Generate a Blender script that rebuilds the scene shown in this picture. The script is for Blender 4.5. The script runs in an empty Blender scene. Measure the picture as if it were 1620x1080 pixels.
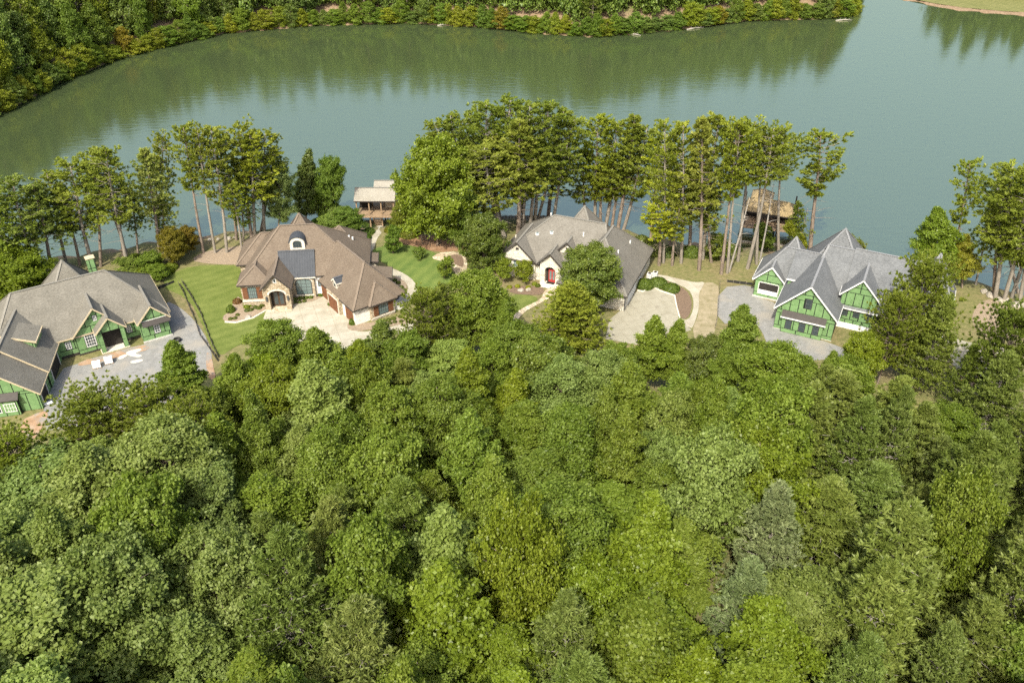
import bpy, bmesh, math, random
import numpy as np
from mathutils import Vector, Matrix
from mathutils.geometry import delaunay_2d_cdt

# ------------------------------------------------------------------ camera, sky, sun, exposure
S = bpy.context.scene
COL = S.collection
CAM_H, PITCH, FPX = 75.0, math.radians(34.0), 1390.0
cam_d = bpy.data.cameras.new('camera'); cam = bpy.data.objects.new('camera', cam_d); COL.objects.link(cam)
cam.location = (0, 0, CAM_H); cam.rotation_euler = (math.radians(90) - PITCH, 0, 0)
cam_d.sensor_width = 36.0; cam_d.lens = 36.0 * FPX / 1620.0
cam_d.clip_start = 0.5; cam_d.clip_end = 9000
S.camera = cam
SUN_EL, SUN_AZ = math.radians(49), math.radians(-18)      # sun behind the camera, a little to the left
to_sun = Vector((math.sin(SUN_AZ) * math.cos(SUN_EL), -math.cos(SUN_AZ) * math.cos(SUN_EL), math.sin(SUN_EL)))
W = bpy.data.worlds.new('World'); S.world = W; W.use_nodes = True
nt = W.node_tree; bg = nt.nodes['Background']
sky = nt.nodes.new('ShaderNodeTexSky'); sky.sky_type = 'NISHITA'; sky.sun_disc = False
sky.sun_elevation = SUN_EL; sky.sun_rotation = math.atan2(to_sun.x, to_sun.y)
sky.air_density = 1.2; sky.dust_density = 5.0; sky.ozone_density = 1.0
nt.links.new(sky.outputs[0], bg.inputs[0]); bg.inputs[1].default_value = 0.15
sun_d = bpy.data.lights.new('sun', 'SUN'); sun = bpy.data.objects.new('sun', sun_d); COL.objects.link(sun)
sun_d.energy = 3.05; sun_d.angle = math.radians(0.55); sun_d.color = (1.0, 0.95, 0.83)
sun.rotation_euler = (-to_sun).to_track_quat('-Z', 'Y').to_euler(); sun.location = (0, -50, 200)
S.view_settings.view_transform = 'Standard'; S.view_settings.look = 'None'
S.view_settings.exposure = 0.98; S.view_settings.gamma = 1.0; S.view_settings.use_curve_mapping = False
S.cycles.max_bounces = 6; S.cycles.diffuse_bounces = 3; S.cycles.glossy_bounces = 2
S.cycles.transmission_bounces = 3; S.cycles.transparent_max_bounces = 4
S.cycles.use_denoising = False

# ------------------------------------------------------------------ helpers
rng = np.random.default_rng(7); random.seed(7)
WATER_Z = -5.6
NEAR = np.array([(-1500,60),(-300,118),(-130,130),(-94,141),(-86,147),(-75,151),(-64,155.5),(-50,159.5),(-32.5,160),(-22,161.5),(-9,165),(9,164),(20,160),(30,155),(40,152.5),(48,150.5),(60,148),(70.5,145.5),(80,140),(86,135.5),(93,131),(130,122),(300,108),(1500,90)])
FARB = np.array([(-1500,260),(-400,190),(-220,182),(-165,205),(-136,226),(-131,256),(-122,281),(-99,307),(-69,318),(-38,321),(-11,315.5),(11,307),(28,303),(52,310),(84,324),(112,327),(124,332),(133,352),(139,385),(146,386),(150,358),(163,340),(186,330),(260,325),(600,330),(1500,340)])
def yshore(x): return np.interp(x, NEAR[:,0], NEAR[:,1])
def yfar(x): return np.interp(x, FARB[:,0], FARB[:,1])
def far_dist(x, y):
    """distance to the far shoreline, positive inland"""
    x = np.asarray(x, float); y = np.asarray(y, float); best = np.full(np.broadcast(x, y).shape, 1e9)
    for (ax_, ay_), (bx_, by_) in zip(FARB[:-1], FARB[1:]):
        dx, dy = bx_-ax_, by_-ay_; t = np.clip(((x-ax_)*dx+(y-ay_)*dy)/(dx*dx+dy*dy), 0, 1)
        best = np.minimum(best, np.hypot(x-ax_-t*dx, y-ay_-t*dy))
    return np.where(y > yfar(x), best, -best)
def sst(a, b, x):
    t = np.clip((x - a) / (b - a), 0, 1); return t * t * (3 - 2 * t)
def height(x, y):
    x = np.asarray(x, float); y = np.asarray(y, float)
    wob = 0.7*np.sin(x*0.9)+0.5*np.sin(x*2.3+1)
    s1 = yshore(x) + wob - y; s2 = far_dist(x, y) - wob*0.8
    band = 13.0
    zn = -5.7 + 5.7 * sst(-1.0, band, s1) + 0.15*np.sin(x*0.7)*np.sin(y*0.6)*sst(0,4,s1)*(1-sst(8,14,s1))
    bump = 3.0*np.sin(x*0.03+1)*np.sin(y*0.023)
    low = sst(138, 160, x)
    hill = 0.7*sst(0,1.5,s2) + (1-low)*(0.46*np.clip(s2-1,0,60) + 0.03*np.clip(s2-70,0,600)+ bump*sst(10,60,s2)) + low*(0.03*np.clip(s2,0,60)+0.12*np.clip(s2-40,0,120))
    zf = WATER_Z - 0.25 + hill
    bed = WATER_Z - 0.1 - 0.22*np.clip(np.minimum(-s1, -s2), 0, 25)
    return np.where(s1 > -1, zn, np.where(s2 > 0, zf, bed))
def hz(x, y): return float(height(x, y))
cp, sp_ = math.cos(PITCH), math.sin(PITCH)
def P(px, py, z=0.0):
    u = (px-810)/FPX; v = (540-py)/FPX
    dx, dy, dz = u, cp+v*sp_, -sp_+v*cp
    t = (z-CAM_H)/dz
    return dx*t, dy*t
def G(px, py):
    z = 0.0
    for _ in range(40):
        x, y = P(px, py, z); z = 0.5*z + 0.5*hz(x, y)
    return x, y, z
def Q(X, Y, Z):
    dz = Z-CAM_H; dep = Y*cp - dz*sp_; up = Y*sp_ + dz*cp
    return 810+FPX*X/dep, 540-FPX*up/dep

def mesh(name, verts, faces, mat=None, smooth=False):
    me = bpy.data.meshes.new(name); me.from_pydata([tuple(v) for v in verts], [], [tuple(f) for f in faces]); me.update()
    if mat: me.materials.append(mat)
    if smooth:
        for p in me.polygons: p.use_smooth = True
    return me
def link(name, data, parent=None):
    o = bpy.data.objects.new(name, data); COL.objects.link(o)
    if parent: o.parent = parent
    return o
def tag(o, label=None, cat=None, group=None, kind=None):
    if label: o['label'] = label
    if cat: o['category'] = cat
    if group: o['group'] = group
    if kind: o['kind'] = kind
    return o
def empty(name, loc, rz=0.0):
    o = bpy.data.objects.new(name, None); COL.objects.link(o); o.location = loc; o.rotation_euler = (0,0,rz); o.empty_display_size = 0.5
    return o

class MB:
    def __init__(s): s.v = []; s.f = []
    def quad_prism(s, a, b, t):            # two matching loops -> solid
        pass
    def poly(s, pts): 
        i = len(s.v); s.v += [tuple(p) for p in pts]; s.f.append(tuple(range(i, i+len(pts)))); return s
    def solid(s, lo, hi):
        n = len(lo); i = len(s.v); s.v += [tuple(p) for p in lo]+[tuple(p) for p in hi]
        s.f.append(tuple(range(i+n-1, i-1, -1))); s.f.append(tuple(range(i+n, i+2*n)))
        for k in range(n):
            j = (k+1) % n; s.f.append((i+k, i+j, i+n+j, i+n+k))
        return s
    def box(s, x0, x1, y0, y1, z0, z1):
        return s.solid([(x0,y0,z0),(x1,y0,z0),(x1,y1,z0),(x0,y1,z0)], [(x0,y0,z1),(x1,y0,z1),(x1,y1,z1),(x0,y1,z1)])
    def obox(s, c, ang, sx, sy, z0, z1):   # box turned about z, centred on c
        ca, sa = math.cos(ang), math.sin(ang); L = []
        for a, b in ((-1,-1),(1,-1),(1,1),(-1,1)):
            x, y = a*sx/2, b*sy/2; L.append((c[0]+x*ca-y*sa, c[1]+x*sa+y*ca))
        return s.solid([(x,y,z0) for x,y in L], [(x,y,z1) for x,y in L])
    def bar(s, p, q, w, h, up=(0,0,1)):
        p = Vector(p); q = Vector(q); d = (q-p).normalized(); up = Vector(up)
        sd = d.cross(up)
        if sd.length < 1e-4: sd = Vector((1,0,0))
        sd.normalize(); n = sd.cross(d)
        a = [(p + sd*i*w/2 + n*j*h/2) for i,j in ((-1,-1),(1,-1),(1,1),(-1,1))]
        b = [x + (q-p) for x in a]
        return s.solid(a, b)
    def tube(s, pts, rad, k=6):
        i0 = len(s.v); n = len(pts)
        for a in range(n):
            p = Vector(pts[a]); d = (Vector(pts[min(a+1,n-1)])-Vector(pts[max(a-1,0)])).normalized()
            sd = d.cross(Vector((0.3,1,0.1))).normalized(); u = sd.cross(d)
            for b in range(k):
                t = 2*math.pi*b/k; s.v.append(tuple(p + (sd*math.cos(t)+u*math.sin(t))*rad[a]))
        for a in range(n-1):
            for b in range(k):
                c = (b+1) % k; s.f.append((i0+a*k+b, i0+a*k+c, i0+(a+1)*k+c, i0+(a+1)*k+b))
        s.f.append(tuple(range(i0+(n-1)*k, i0+n*k)))
        return s
    def build(s, name, mat, parent=None, smooth=False):
        return link(name, mesh(name, s.v, s.f, mat, smooth), parent)

# ------------------------------------------------------------------ materials
def newmat(name):
    m = bpy.data.materials.new(name); m.use_nodes = True; t = m.node_tree
    for n in list(t.nodes): t.nodes.remove(n)
    out = t.nodes.new('ShaderNodeOutputMaterial')
    return m, t, out
def N(t, typ, **kw):
    n = t.nodes.new('ShaderNode'+typ)
    for k, v in kw.items():
        if k.startswith('i_'):
            key = k[2:]; key = int(key) if key.isdigit() else key.replace('_',' ')
            n.inputs[key].default_value = v
        else: setattr(n, k, v)
    return n
def rgb(c): return (c[0], c[1], c[2], 1.0)
def surf(name, cols, scale=1.0, rough=0.85, detail=6, bump=0.0, bscale=None, metal=0.0, spec=0.3, stretch=None, second=None):
    """noise-mottled surface: cols = list of 2..4 colours along one noise"""
    m, t, out = newmat(name); L = t.links.new
    tc = N(t,'TexCoord'); src = tc.outputs['Object']
    if stretch:
        mp = N(t,'Mapping'); mp.inputs['Scale'].default_value = stretch; L(src, mp.inputs[0]); src = mp.outputs[0]
    no = N(t,'TexNoise', i_Scale=scale, i_Detail=detail, i_Roughness=0.62); L(src, no.inputs['Vector'])
    cr = N(t,'ValToRGB'); e = cr.color_ramp; k = len(cols)
    e.elements[0].position = 0.3; e.elements[0].color = rgb(cols[0]); e.elements[1].position = 0.7; e.elements[1].color = rgb(cols[-1])
    for i in range(1, k-1):
        x = e.elements.new(0.3+0.4*i/(k-1)); x.color = rgb(cols[i])
    L(no.outputs[0], cr.inputs[0])
    col = cr.outputs[0]
    if second:      # (scale, colour, threshold, softness)
        n2 = N(t,'TexNoise', i_Scale=second[0], i_Detail=5.0); L(src, n2.inputs['Vector'])
        mr = N(t,'MapRange'); mr.inputs['From Min'].default_value = second[2]; mr.inputs['From Max'].default_value = second[2]+second[3]
        L(n2.outputs[0], mr.inputs['Value'])
        mx = N(t,'MixRGB'); mx.inputs[2].default_value = rgb(second[1]); L(mr.outputs[0], mx.inputs[0]); L(col, mx.inputs[1]); col = mx.outputs[0]
    b = N(t,'BsdfPrincipled'); b.inputs['Roughness'].default_value = rough; b.inputs['Metallic'].default_value = metal
    b.inputs['Specular IOR Level'].default_value = spec
    L(col, b.inputs['Base Color'])
    if bump:
        n3 = N(t,'TexNoise', i_Scale=bscale or scale*6, i_Detail=4.0); L(src, n3.inputs['Vector'])
        bm = N(t,'Bump', i_Strength=bump, i_Distance=0.05); L(n3.outputs[0], bm.inputs['Height']); L(bm.outputs[0], b.inputs['Normal'])
    L(b.outputs[0], out.inputs[0]); return m
def shingle(name, c0, c1, c2):
    m, t, out = newmat(name); L = t.links.new
    tc = N(t,'TexCoord')
    n1 = N(t,'TexNoise', i_Scale=0.5, i_Detail=5.0); L(tc.outputs['Object'], n1.inputs['Vector'])
    mp = N(t,'Mapping'); mp.inputs['Scale'].default_value = (2.2,2.2,8.0); L(tc.outputs['Object'], mp.inputs[0])
    n2 = N(t,'TexNoise', i_Scale=1.6, i_Detail=3.0, i_Roughness=0.7); L(mp.outputs[0], n2.inputs['Vector'])
    mxf = N(t,'Math', operation='MULTIPLY_ADD'); L(n2.outputs[0], mxf.inputs[0]); mxf.inputs[1].default_value = 0.75; 
    mm = N(t,'Math', operation='MULTIPLY'); L(n1.outputs[0], mm.inputs[0]); mm.inputs[1].default_value = 0.25; L(mm.outputs[0], mxf.inputs[2])
    cr = N(t,'ValToRGB'); e = cr.color_ramp; e.elements[0].position=0.3; e.elements[0].color=rgb(c0); e.elements[1].position=0.7; e.elements[1].color=rgb(c2)
    x = e.elements.new(0.5); x.color = rgb(c1); L(mxf.outputs[0], cr.inputs[0])
    wv = N(t,'TexWave', wave_type='BANDS', bands_direction='Z', i_Scale=4.5, i_Distortion=1.2); L(tc.outputs['Object'], wv.inputs['Vector'])
    b = N(t,'BsdfPrincipled'); b.inputs['Roughness'].default_value = 0.9; b.inputs['Specular IOR Level'].default_value = 0.2
    L(cr.outputs[0], b.inputs['Base Color'])
    bm = N(t,'Bump', i_Strength=0.15, i_Distance=0.03); L(wv.outputs[0], bm.inputs['Height'])
    b2 = N(t,'Bump', i_Strength=0.4, i_Distance=0.04); L(n2.outputs[0], b2.inputs['Height']); L(bm.outputs[0], b2.inputs['Normal'])
    L(b2.outputs[0], b.inputs['Normal']); L(b.outputs[0], out.inputs[0]); return m
def stone(name, c0, c1, c2, mortar, scale=2.2, edge=0.05):
    m, t, out = newmat(name); L = t.links.new
    tc = N(t,'TexCoord'); mp = N(t,'Mapping'); mp.inputs['Scale'].default_value = (1,1,1.9); L(tc.outputs['Object'], mp.inputs[0])
    vo = N(t,'TexVoronoi', i_Scale=scale); L(mp.outputs[0], vo.inputs['Vector'])
    ve = N(t,'TexVoronoi', i_Scale=scale, feature='DISTANCE_TO_EDGE'); L(mp.outputs[0], ve.inputs['Vector'])
    sx = N(t,'SeparateColor'); L(vo.outputs['Color'], sx.inputs[0])
    cr = N(t,'ValToRGB'); e = cr.color_ramp; e.elements[0].color=rgb(c0); e.elements[1].color=rgb(c2); x=e.elements.new(0.5); x.color=rgb(c1)
    L(sx.outputs[0], cr.inputs[0])
    mr = N(t,'MapRange'); mr.inputs['From Max'].default_value = edge; L(ve.outputs[0], mr.inputs['Value'])
    mx = N(t,'MixRGB'); mx.inputs[1].default_value = rgb(mortar); L(mr.outputs[0], mx.inputs[0]); L(cr.outputs[0], mx.inputs[2])
    b = N(t,'BsdfPrincipled'); b.inputs['Roughness'].default_value = 0.9; L(mx.outputs[0], b.inputs['Base Color'])
    bm = N(t,'Bump', i_Strength=0.7, i_Distance=0.05); L(mr.outputs[0], bm.inputs['Height']); L(bm.outputs[0], b.inputs['Normal'])
    L(b.outputs[0], out.inputs[0]); return m
def leafmat(name, cols, transl=0.3, gloss=0.06, grough=0.45):
    m, t, out = newmat(name); L = t.links.new
    at = N(t,'Attribute', attribute_name='tint'); oi = N(t,'ObjectInfo')
    cr = N(t,'ValToRGB'); e = cr.color_ramp; k = len(cols)
    e.elements[0].position=0; e.elements[0].color=rgb(cols[0]); e.elements[1].position=1; e.elements[1].color=rgb(cols[-1])
    for i in range(1,k-1):
        x=e.elements.new(i/(k-1)); x.color=rgb(cols[i])
    L(at.outputs['Fac'], cr.inputs[0])
    mu = N(t,'MixRGB', blend_type='MULTIPLY', i_0=1.0); L(cr.outputs[0], mu.inputs[1]); L(oi.outputs['Color'], mu.inputs[2])
    d = N(t,'BsdfDiffuse'); L(mu.outputs[0], d.inputs[0])
    tr = N(t,'BsdfTranslucent'); 
    tm = N(t,'MixRGB', blend_type='MULTIPLY', i_0=1.0); tm.inputs[2].default_value=(1.15,1.2,0.6,1); L(mu.outputs[0], tm.inputs[1]); L(tm.outputs[0], tr.inputs[0])
    a = N(t,'MixShader', i_0=transl); L(d.outputs[0], a.inputs[1]); L(tr.outputs[0], a.inputs[2])
    g = N(t,'BsdfGlossy', i_Roughness=grough); g.inputs[0].default_value=(1,1,1,1)
    b = N(t,'MixShader', i_0=gloss); L(a.outputs[0], b.inputs[1]); L(g.outputs[0], b.inputs[2])
    L(b.outputs[0], out.inputs[0]); return m
def glass(name, c, rough=0.06):
    m, t, out = newmat(name); b = N(t,'BsdfPrincipled'); b.inputs['Base Color'].default_value = rgb(c); b.inputs['Roughness'].default_value = rough
    b.inputs['Specular IOR Level'].default_value = 0.9
    t.links.new(b.outputs[0], out.inputs[0]); return m

M = {}
M['roof_brown'] = shingle('shingle_brown', (0.082,0.063,0.044),(0.132,0.104,0.076),(0.185,0.153,0.115))
M['roof_grey'] = shingle('shingle_weathered', (0.088,0.082,0.066),(0.148,0.139,0.114),(0.215,0.203,0.17))
M['roof_tan'] = shingle('shingle_taupe', (0.09,0.083,0.069),(0.15,0.14,0.117),(0.20,0.19,0.163))
M['roof_slate'] = shingle('shingle_slate', (0.07,0.074,0.075),(0.125,0.131,0.132),(0.185,0.193,0.193))
M['metal_roof'] = surf('standing_seam', [(0.036,0.041,0.048),(0.05,0.056,0.064)], 1.5, 0.7)
M['metal_rib'] = surf('seam_rib', [(0.07,0.077,0.085),(0.085,0.092,0.10)], 1.5, 0.7)
M['green'] = surf('green_sheathing', [(0.118,0.215,0.085),(0.15,0.262,0.105),(0.18,0.295,0.128)], 1.2, 0.75, bump=0.1, second=(2.5,(0.10,0.185,0.072),0.55,0.14))
M['tape'] = surf('black_tape', [(0.008,0.012,0.010),(0.015,0.02,0.016)], 3, 0.6)
M['white'] = surf('white_paint', [(0.56,0.56,0.53),(0.66,0.66,0.63)], 2, 0.6)
M['cream_trim'] = surf('cream_trim', [(0.40,0.33,0.21),(0.50,0.42,0.28)], 2, 0.7)
M['dark_trim'] = surf('dark_gutter', [(0.035,0.03,0.026),(0.055,0.048,0.042)], 2, 0.5)
M['ridge_brown'] = surf('ridge_brown', [(0.135,0.106,0.076),(0.185,0.148,0.11)], 3, 0.9)
M['ridge_grey'] = surf('ridge_grey', [(0.15,0.142,0.118),(0.20,0.19,0.16)], 3, 0.9)
M['ridge_slate'] = surf('ridge_slate', [(0.16,0.165,0.165),(0.22,0.225,0.225)], 3, 0.9)
M['stone_wall'] = stone('tan_stone', (0.22,0.17,0.10),(0.36,0.29,0.19),(0.47,0.40,0.29), (0.38,0.33,0.24), 2.6)
M['white_stone'] = stone('white_stone', (0.47,0.43,0.34),(0.57,0.54,0.46),(0.65,0.63,0.55), (0.51,0.475,0.385), 2.4)
M['white_brick'] = surf('white_brick', [(0.60,0.57,0.50),(0.72,0.70,0.64),(0.78,0.77,0.72)], 3.0, 0.85, bump=0.3)
M['cream_stucco'] = surf('cream_stucco', [(0.42,0.37,0.28),(0.5,0.45,0.35)], 2, 0.9, bump=0.15)
M['limestone'] = surf('limestone', [(0.5,0.46,0.37),(0.62,0.58,0.48)], 2, 0.85)
M['shutter'] = surf('shutter_wood', [(0.12,0.045,0.02),(0.20,0.085,0.04)], 4, 0.6, stretch=(1,1,0.2))
M['garage_door'] = surf('garage_wood', [(0.10,0.045,0.02),(0.17,0.08,0.04)], 4, 0.6, stretch=(0.2,0.2,1))
M['glass'] = glass('window_glass', (0.03,0.045,0.05))
M['glass_sky_tint'] = glass('window_glass_sky_tint', (0.12,0.17,0.165), 0.1)  # teal base colour paints in the sky reflection of these panes
M['frame_dark'] = surf('bronze_frame', [(0.05,0.055,0.055),(0.08,0.085,0.085)], 2, 0.5)
M['dark'] = surf('dark_interior', [(0.02,0.018,0.015),(0.035,0.03,0.026)], 2, 0.9)  # near-black; on the porch panels it stands in for shade
M['red_door'] = surf('red_door', [(0.30,0.03,0.03),(0.36,0.05,0.04)], 2, 0.5)
M['door_wood'] = surf('dark_door', [(0.05,0.03,0.02),(0.08,0.05,0.03)], 2, 0.5)
M['concrete'] = surf('driveway_concrete', [(0.29,0.265,0.20),(0.36,0.333,0.258),(0.42,0.393,0.315)], 0.55, 0.9, bump=0.1, second=(0.35,(0.30,0.265,0.195),0.52,0.22))
M['concrete2'] = surf('aged_concrete', [(0.255,0.236,0.175),(0.30,0.282,0.215),(0.345,0.327,0.255)], 0.5, 0.9, bump=0.1, second=(0.5,(0.22,0.20,0.15),0.53,0.2))
def add_joints(m, sc=0.3):
    t = m.node_tree; L = t.links.new; b = [n for n in t.nodes if n.type == 'BSDF_PRINCIPLED'][0]; src = b.inputs['Base Color'].links[0].from_socket
    tc = N(t,'TexCoord'); br = N(t,'TexBrick', i_Scale=sc); br.offset = 0.0; br.inputs['Mortar Size'].default_value = 0.012; br.inputs['Mortar Smooth'].default_value = 0.3
    mp = N(t,'Mapping'); mp.inputs['Rotation'].default_value = (0,0,-0.35); L(tc.outputs['Object'], mp.inputs[0]); L(mp.outputs[0], br.inputs['Vector'])
    br.inputs['Color1'].default_value = (1,1,1,1); br.inputs['Color2'].default_value = (0.95,0.95,0.94,1); br.inputs['Mortar'].default_value = (0.8,0.78,0.74,1); br.inputs['Row Height'].default_value = 0.5
    mu = N(t,'MixRGB', blend_type='MULTIPLY', i_0=1.0); L(src, mu.inputs[1]); L(br.outputs[0], mu.inputs[2]); L(mu.outputs[0], b.inputs['Base Color'])
add_joints(M['concrete2']); add_joints(M['concrete'], 0.22)
M['foundation'] = surf('foundation_concrete', [(0.35,0.34,0.31),(0.5,0.49,0.45)], 1.0, 0.9)
M['gravel'] = surf('grey_gravel', [(0.165,0.165,0.152),(0.205,0.205,0.19),(0.245,0.245,0.23)], 1.2, 0.95, detail=12, bump=0.3, bscale=14, second=(0.25,(0.25,0.235,0.20),0.5,0.15))
M['mulch'] = surf('tan_mulch', [(0.20,0.15,0.10),(0.30,0.24,0.17)], 3, 0.95, detail=10, bump=0.5)
M['brown_mulch'] = surf('brown_mulch', [(0.11,0.075,0.05),(0.19,0.135,0.09)], 3, 0.95, detail=10, bump=0.5)
M['pine_straw'] = surf('pine_straw', [(0.16,0.09,0.045),(0.25,0.15,0.085),(0.31,0.21,0.13)], 0.8, 0.95, detail=10, bump=0.4)
M['soil'] = surf('orange_clay', [(0.24,0.15,0.085),(0.31,0.20,0.12),(0.33,0.27,0.20)], 0.8, 0.95, detail=10, bump=0.5, second=(0.5,(0.23,0.21,0.18),0.5,0.08))
M['flagstone'] = stone('flagstone', (0.36,0.29,0.19),(0.46,0.39,0.27),(0.55,0.48,0.36), (0.2,0.15,0.1), 1.5)
M['deck'] = surf('deck_wood', [(0.22,0.15,0.09),(0.33,0.24,0.15)], 3, 0.85, stretch=(4,0.4,1))
M['thatch'] = surf('thatch', [(0.17,0.125,0.06),(0.27,0.205,0.105),(0.39,0.30,0.165)], 2.0, 0.95, detail=8, bump=0.8, stretch=(3,3,0.5))
M['bark'] = surf('bark', [(0.11,0.085,0.065),(0.19,0.15,0.115),(0.27,0.225,0.18)], 3, 0.95, stretch=(1,1,0.25), bump=0.5)
M['bark_dead'] = surf('dead_bark', [(0.22,0.20,0.17),(0.33,0.305,0.265)], 3, 0.95)
M['bark_pale'] = surf('pale_bark', [(0.17,0.15,0.12),(0.27,0.24,0.195)], 3, 0.95, stretch=(1,1,0.25))
M['bark_twig'] = surf('twig_bark', [(0.22,0.20,0.17),(0.34,0.31,0.27)], 3, 0.95)
M['rock'] = surf('rock', [(0.22,0.19,0.15),(0.38,0.35,0.29)], 1.5, 0.95, bump=0.6)
M['black_plastic'] = surf('black_plastic', [(0.015,0.015,0.014),(0.03,0.03,0.028)], 2, 0.7)
M['plastic_white'] = surf('white_wrap', [(0.66,0.66,0.65),(0.78,0.78,0.77)], 2, 0.5)
M['orange_paint'] = surf('orange_plastic', [(0.55,0.09,0.03),(0.62,0.13,0.05)], 2, 0.5)
# foliage
M['leaf_poplar'] = leafmat('leaf_poplar', [(0.092,0.130,0.015),(0.158,0.203,0.029),(0.225,0.27,0.055)], 0.42, 0.01, 0.45)
M['leaf_pale'] = leafmat('leaf_pale', [(0.128,0.168,0.036),(0.195,0.245,0.064),(0.275,0.325,0.115)], 0.42, 0.008, 0.45)
M['leaf_yellow'] = leafmat('leaf_yellow', [(0.128,0.152,0.012),(0.205,0.235,0.022),(0.28,0.30,0.043)], 0.42, 0.012, 0.4)
M['leaf_dark'] = leafmat('leaf_dark', [(0.053,0.08,0.014),(0.093,0.125,0.023),(0.138,0.17,0.038)], 0.32, 0.015, 0.4)
M['needle'] = leafmat('needle', [(0.092,0.118,0.017),(0.158,0.185,0.029),(0.225,0.25,0.05)], 0.32, 0.01)
M['needle_virginia'] = leafmat('needle_virginia', [(0.095,0.122,0.024),(0.158,0.188,0.043),(0.22,0.25,0.072)], 0.32, 0.01)
M['needle_blue'] = leafmat('needle_blue', [(0.115,0.148,0.055),(0.18,0.215,0.088),(0.25,0.288,0.13)], 0.32, 0.012)

# ------------------------------------------------------------------ ground, lake, paved sheets
def ground_mat():
    m, t, out = newmat('ground_cover'); L = t.links.new
    tc = N(t,'TexCoord'); src = tc.outputs['Object']
    n1 = N(t,'TexNoise', i_Scale=0.12, i_Detail=8.0, i_Roughness=0.65); L(src, n1.inputs['Vector'])
    n2 = N(t,'TexNoise', i_Scale=1.4, i_Detail=8.0, i_Roughness=0.7); L(src, n2.inputs['Vector'])
    g = N(t,'ValToRGB'); e=g.color_ramp; e.elements[0].position=0.3; e.elements[0].color=rgb((0.085,0.105,0.03)); e.elements[1].position=0.7; e.elements[1].color=rgb((0.21,0.185,0.085)); L(n2.outputs[0], g.inputs[0])
    b_ = N(t,'ValToRGB'); e=b_.color_ramp; e.elements[0].position=0.3; e.elements[0].color=rgb((0.13,0.085,0.05)); e.elements[1].position=0.7; e.elements[1].color=rgb((0.29,0.215,0.14)); L(n2.outputs[0], b_.inputs[0])
    ge = N(t,'NewGeometry'); sx = N(t,'SeparateXYZ'); L(ge.outputs['Position'], sx.inputs[0])
    mr = N(t,'MapRange'); mr.inputs['From Min'].default_value=-0.05; mr.inputs['From Max'].default_value=-1.2; L(sx.outputs['Z'], mr.inputs['Value'])
    ad = N(t,'Math', operation='MULTIPLY_ADD'); L(n1.outputs[0], ad.inputs[0]); ad.inputs[1].default_value=2.6; ad.inputs[2].default_value=-1.2
    ad2 = N(t,'Math', operation='ADD', use_clamp=True); L(ad.outputs[0], ad2.inputs[0]); L(mr.outputs[0], ad2.inputs[1])
    mx = N(t,'MixRGB'); L(ad2.outputs[0], mx.inputs[0]); L(g.outputs[0], mx.inputs[1]); L(b_.outputs[0], mx.inputs[2])
    b = N(t,'BsdfPrincipled'); b.inputs['Roughness'].default_value=0.95; b.inputs['Specular IOR Level'].default_value=0.1; L(mx.outputs[0], b.inputs['Base Color'])
    bm = N(t,'Bump', i_Strength=0.6, i_Distance=0.1); L(n2.outputs[0], bm.inputs['Height']); L(bm.outputs[0], b.inputs['Normal'])
    L(b.outputs[0], out.inputs[0]); return m
M['ground'] = ground_mat()
def lawn_mat(name, c0, c1, stripe=0.12, ang=0.9):
    m, t, out = newmat(name); L = t.links.new
    tc = N(t,'TexCoord'); src = tc.outputs['Object']
    n2 = N(t,'TexNoise', i_Scale=0.35, i_Detail=12.0, i_Roughness=0.72); L(src, n2.inputs['Vector'])
    mp = N(t,'Mapping'); mp.inputs['Rotation'].default_value=(0,0,ang); L(src, mp.inputs[0])
    wv = N(t,'TexWave', i_Scale=0.16, i_Distortion=9.0); wv.inputs['Detail Scale'].default_value=0.35; L(mp.outputs[0], wv.inputs['Vector'])
    ad = N(t,'Math', operation='MULTIPLY_ADD'); L(wv.outputs[0], ad.inputs[0]); ad.inputs[1].default_value=stripe; L(n2.outputs[0], ad.inputs[2])
    cr = N(t,'ValToRGB'); e=cr.color_ramp; e.elements[0].position=0.35; e.elements[0].color=rgb(c0); e.elements[1].position=0.95; e.elements[1].color=rgb(c1); L(ad.outputs[0], cr.inputs[0])
    b = N(t,'BsdfPrincipled'); b.inputs['Roughness'].default_value=0.95; b.inputs['Specular IOR Level'].default_value=0.1; L(cr.outputs[0], b.inputs['Base Color'])
    n3 = N(t,'TexNoise', i_Scale=9.0, i_Detail=3.0); L(src, n3.inputs['Vector'])
    bm = N(t,'Bump', i_Strength=0.6, i_Distance=0.06); L(n3.outputs[0], bm.inputs['Height']); L(bm.outputs[0], b.inputs['Normal'])
    L(b.outputs[0], out.inputs[0]); return m
M['lawn'] = lawn_mat('mown_lawn', (0.085,0.115,0.024), (0.175,0.20,0.055))
M['lawn2'] = lawn_mat('lawn_right', (0.075,0.12,0.028), (0.155,0.195,0.05), 0.2, 0.4)
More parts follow.
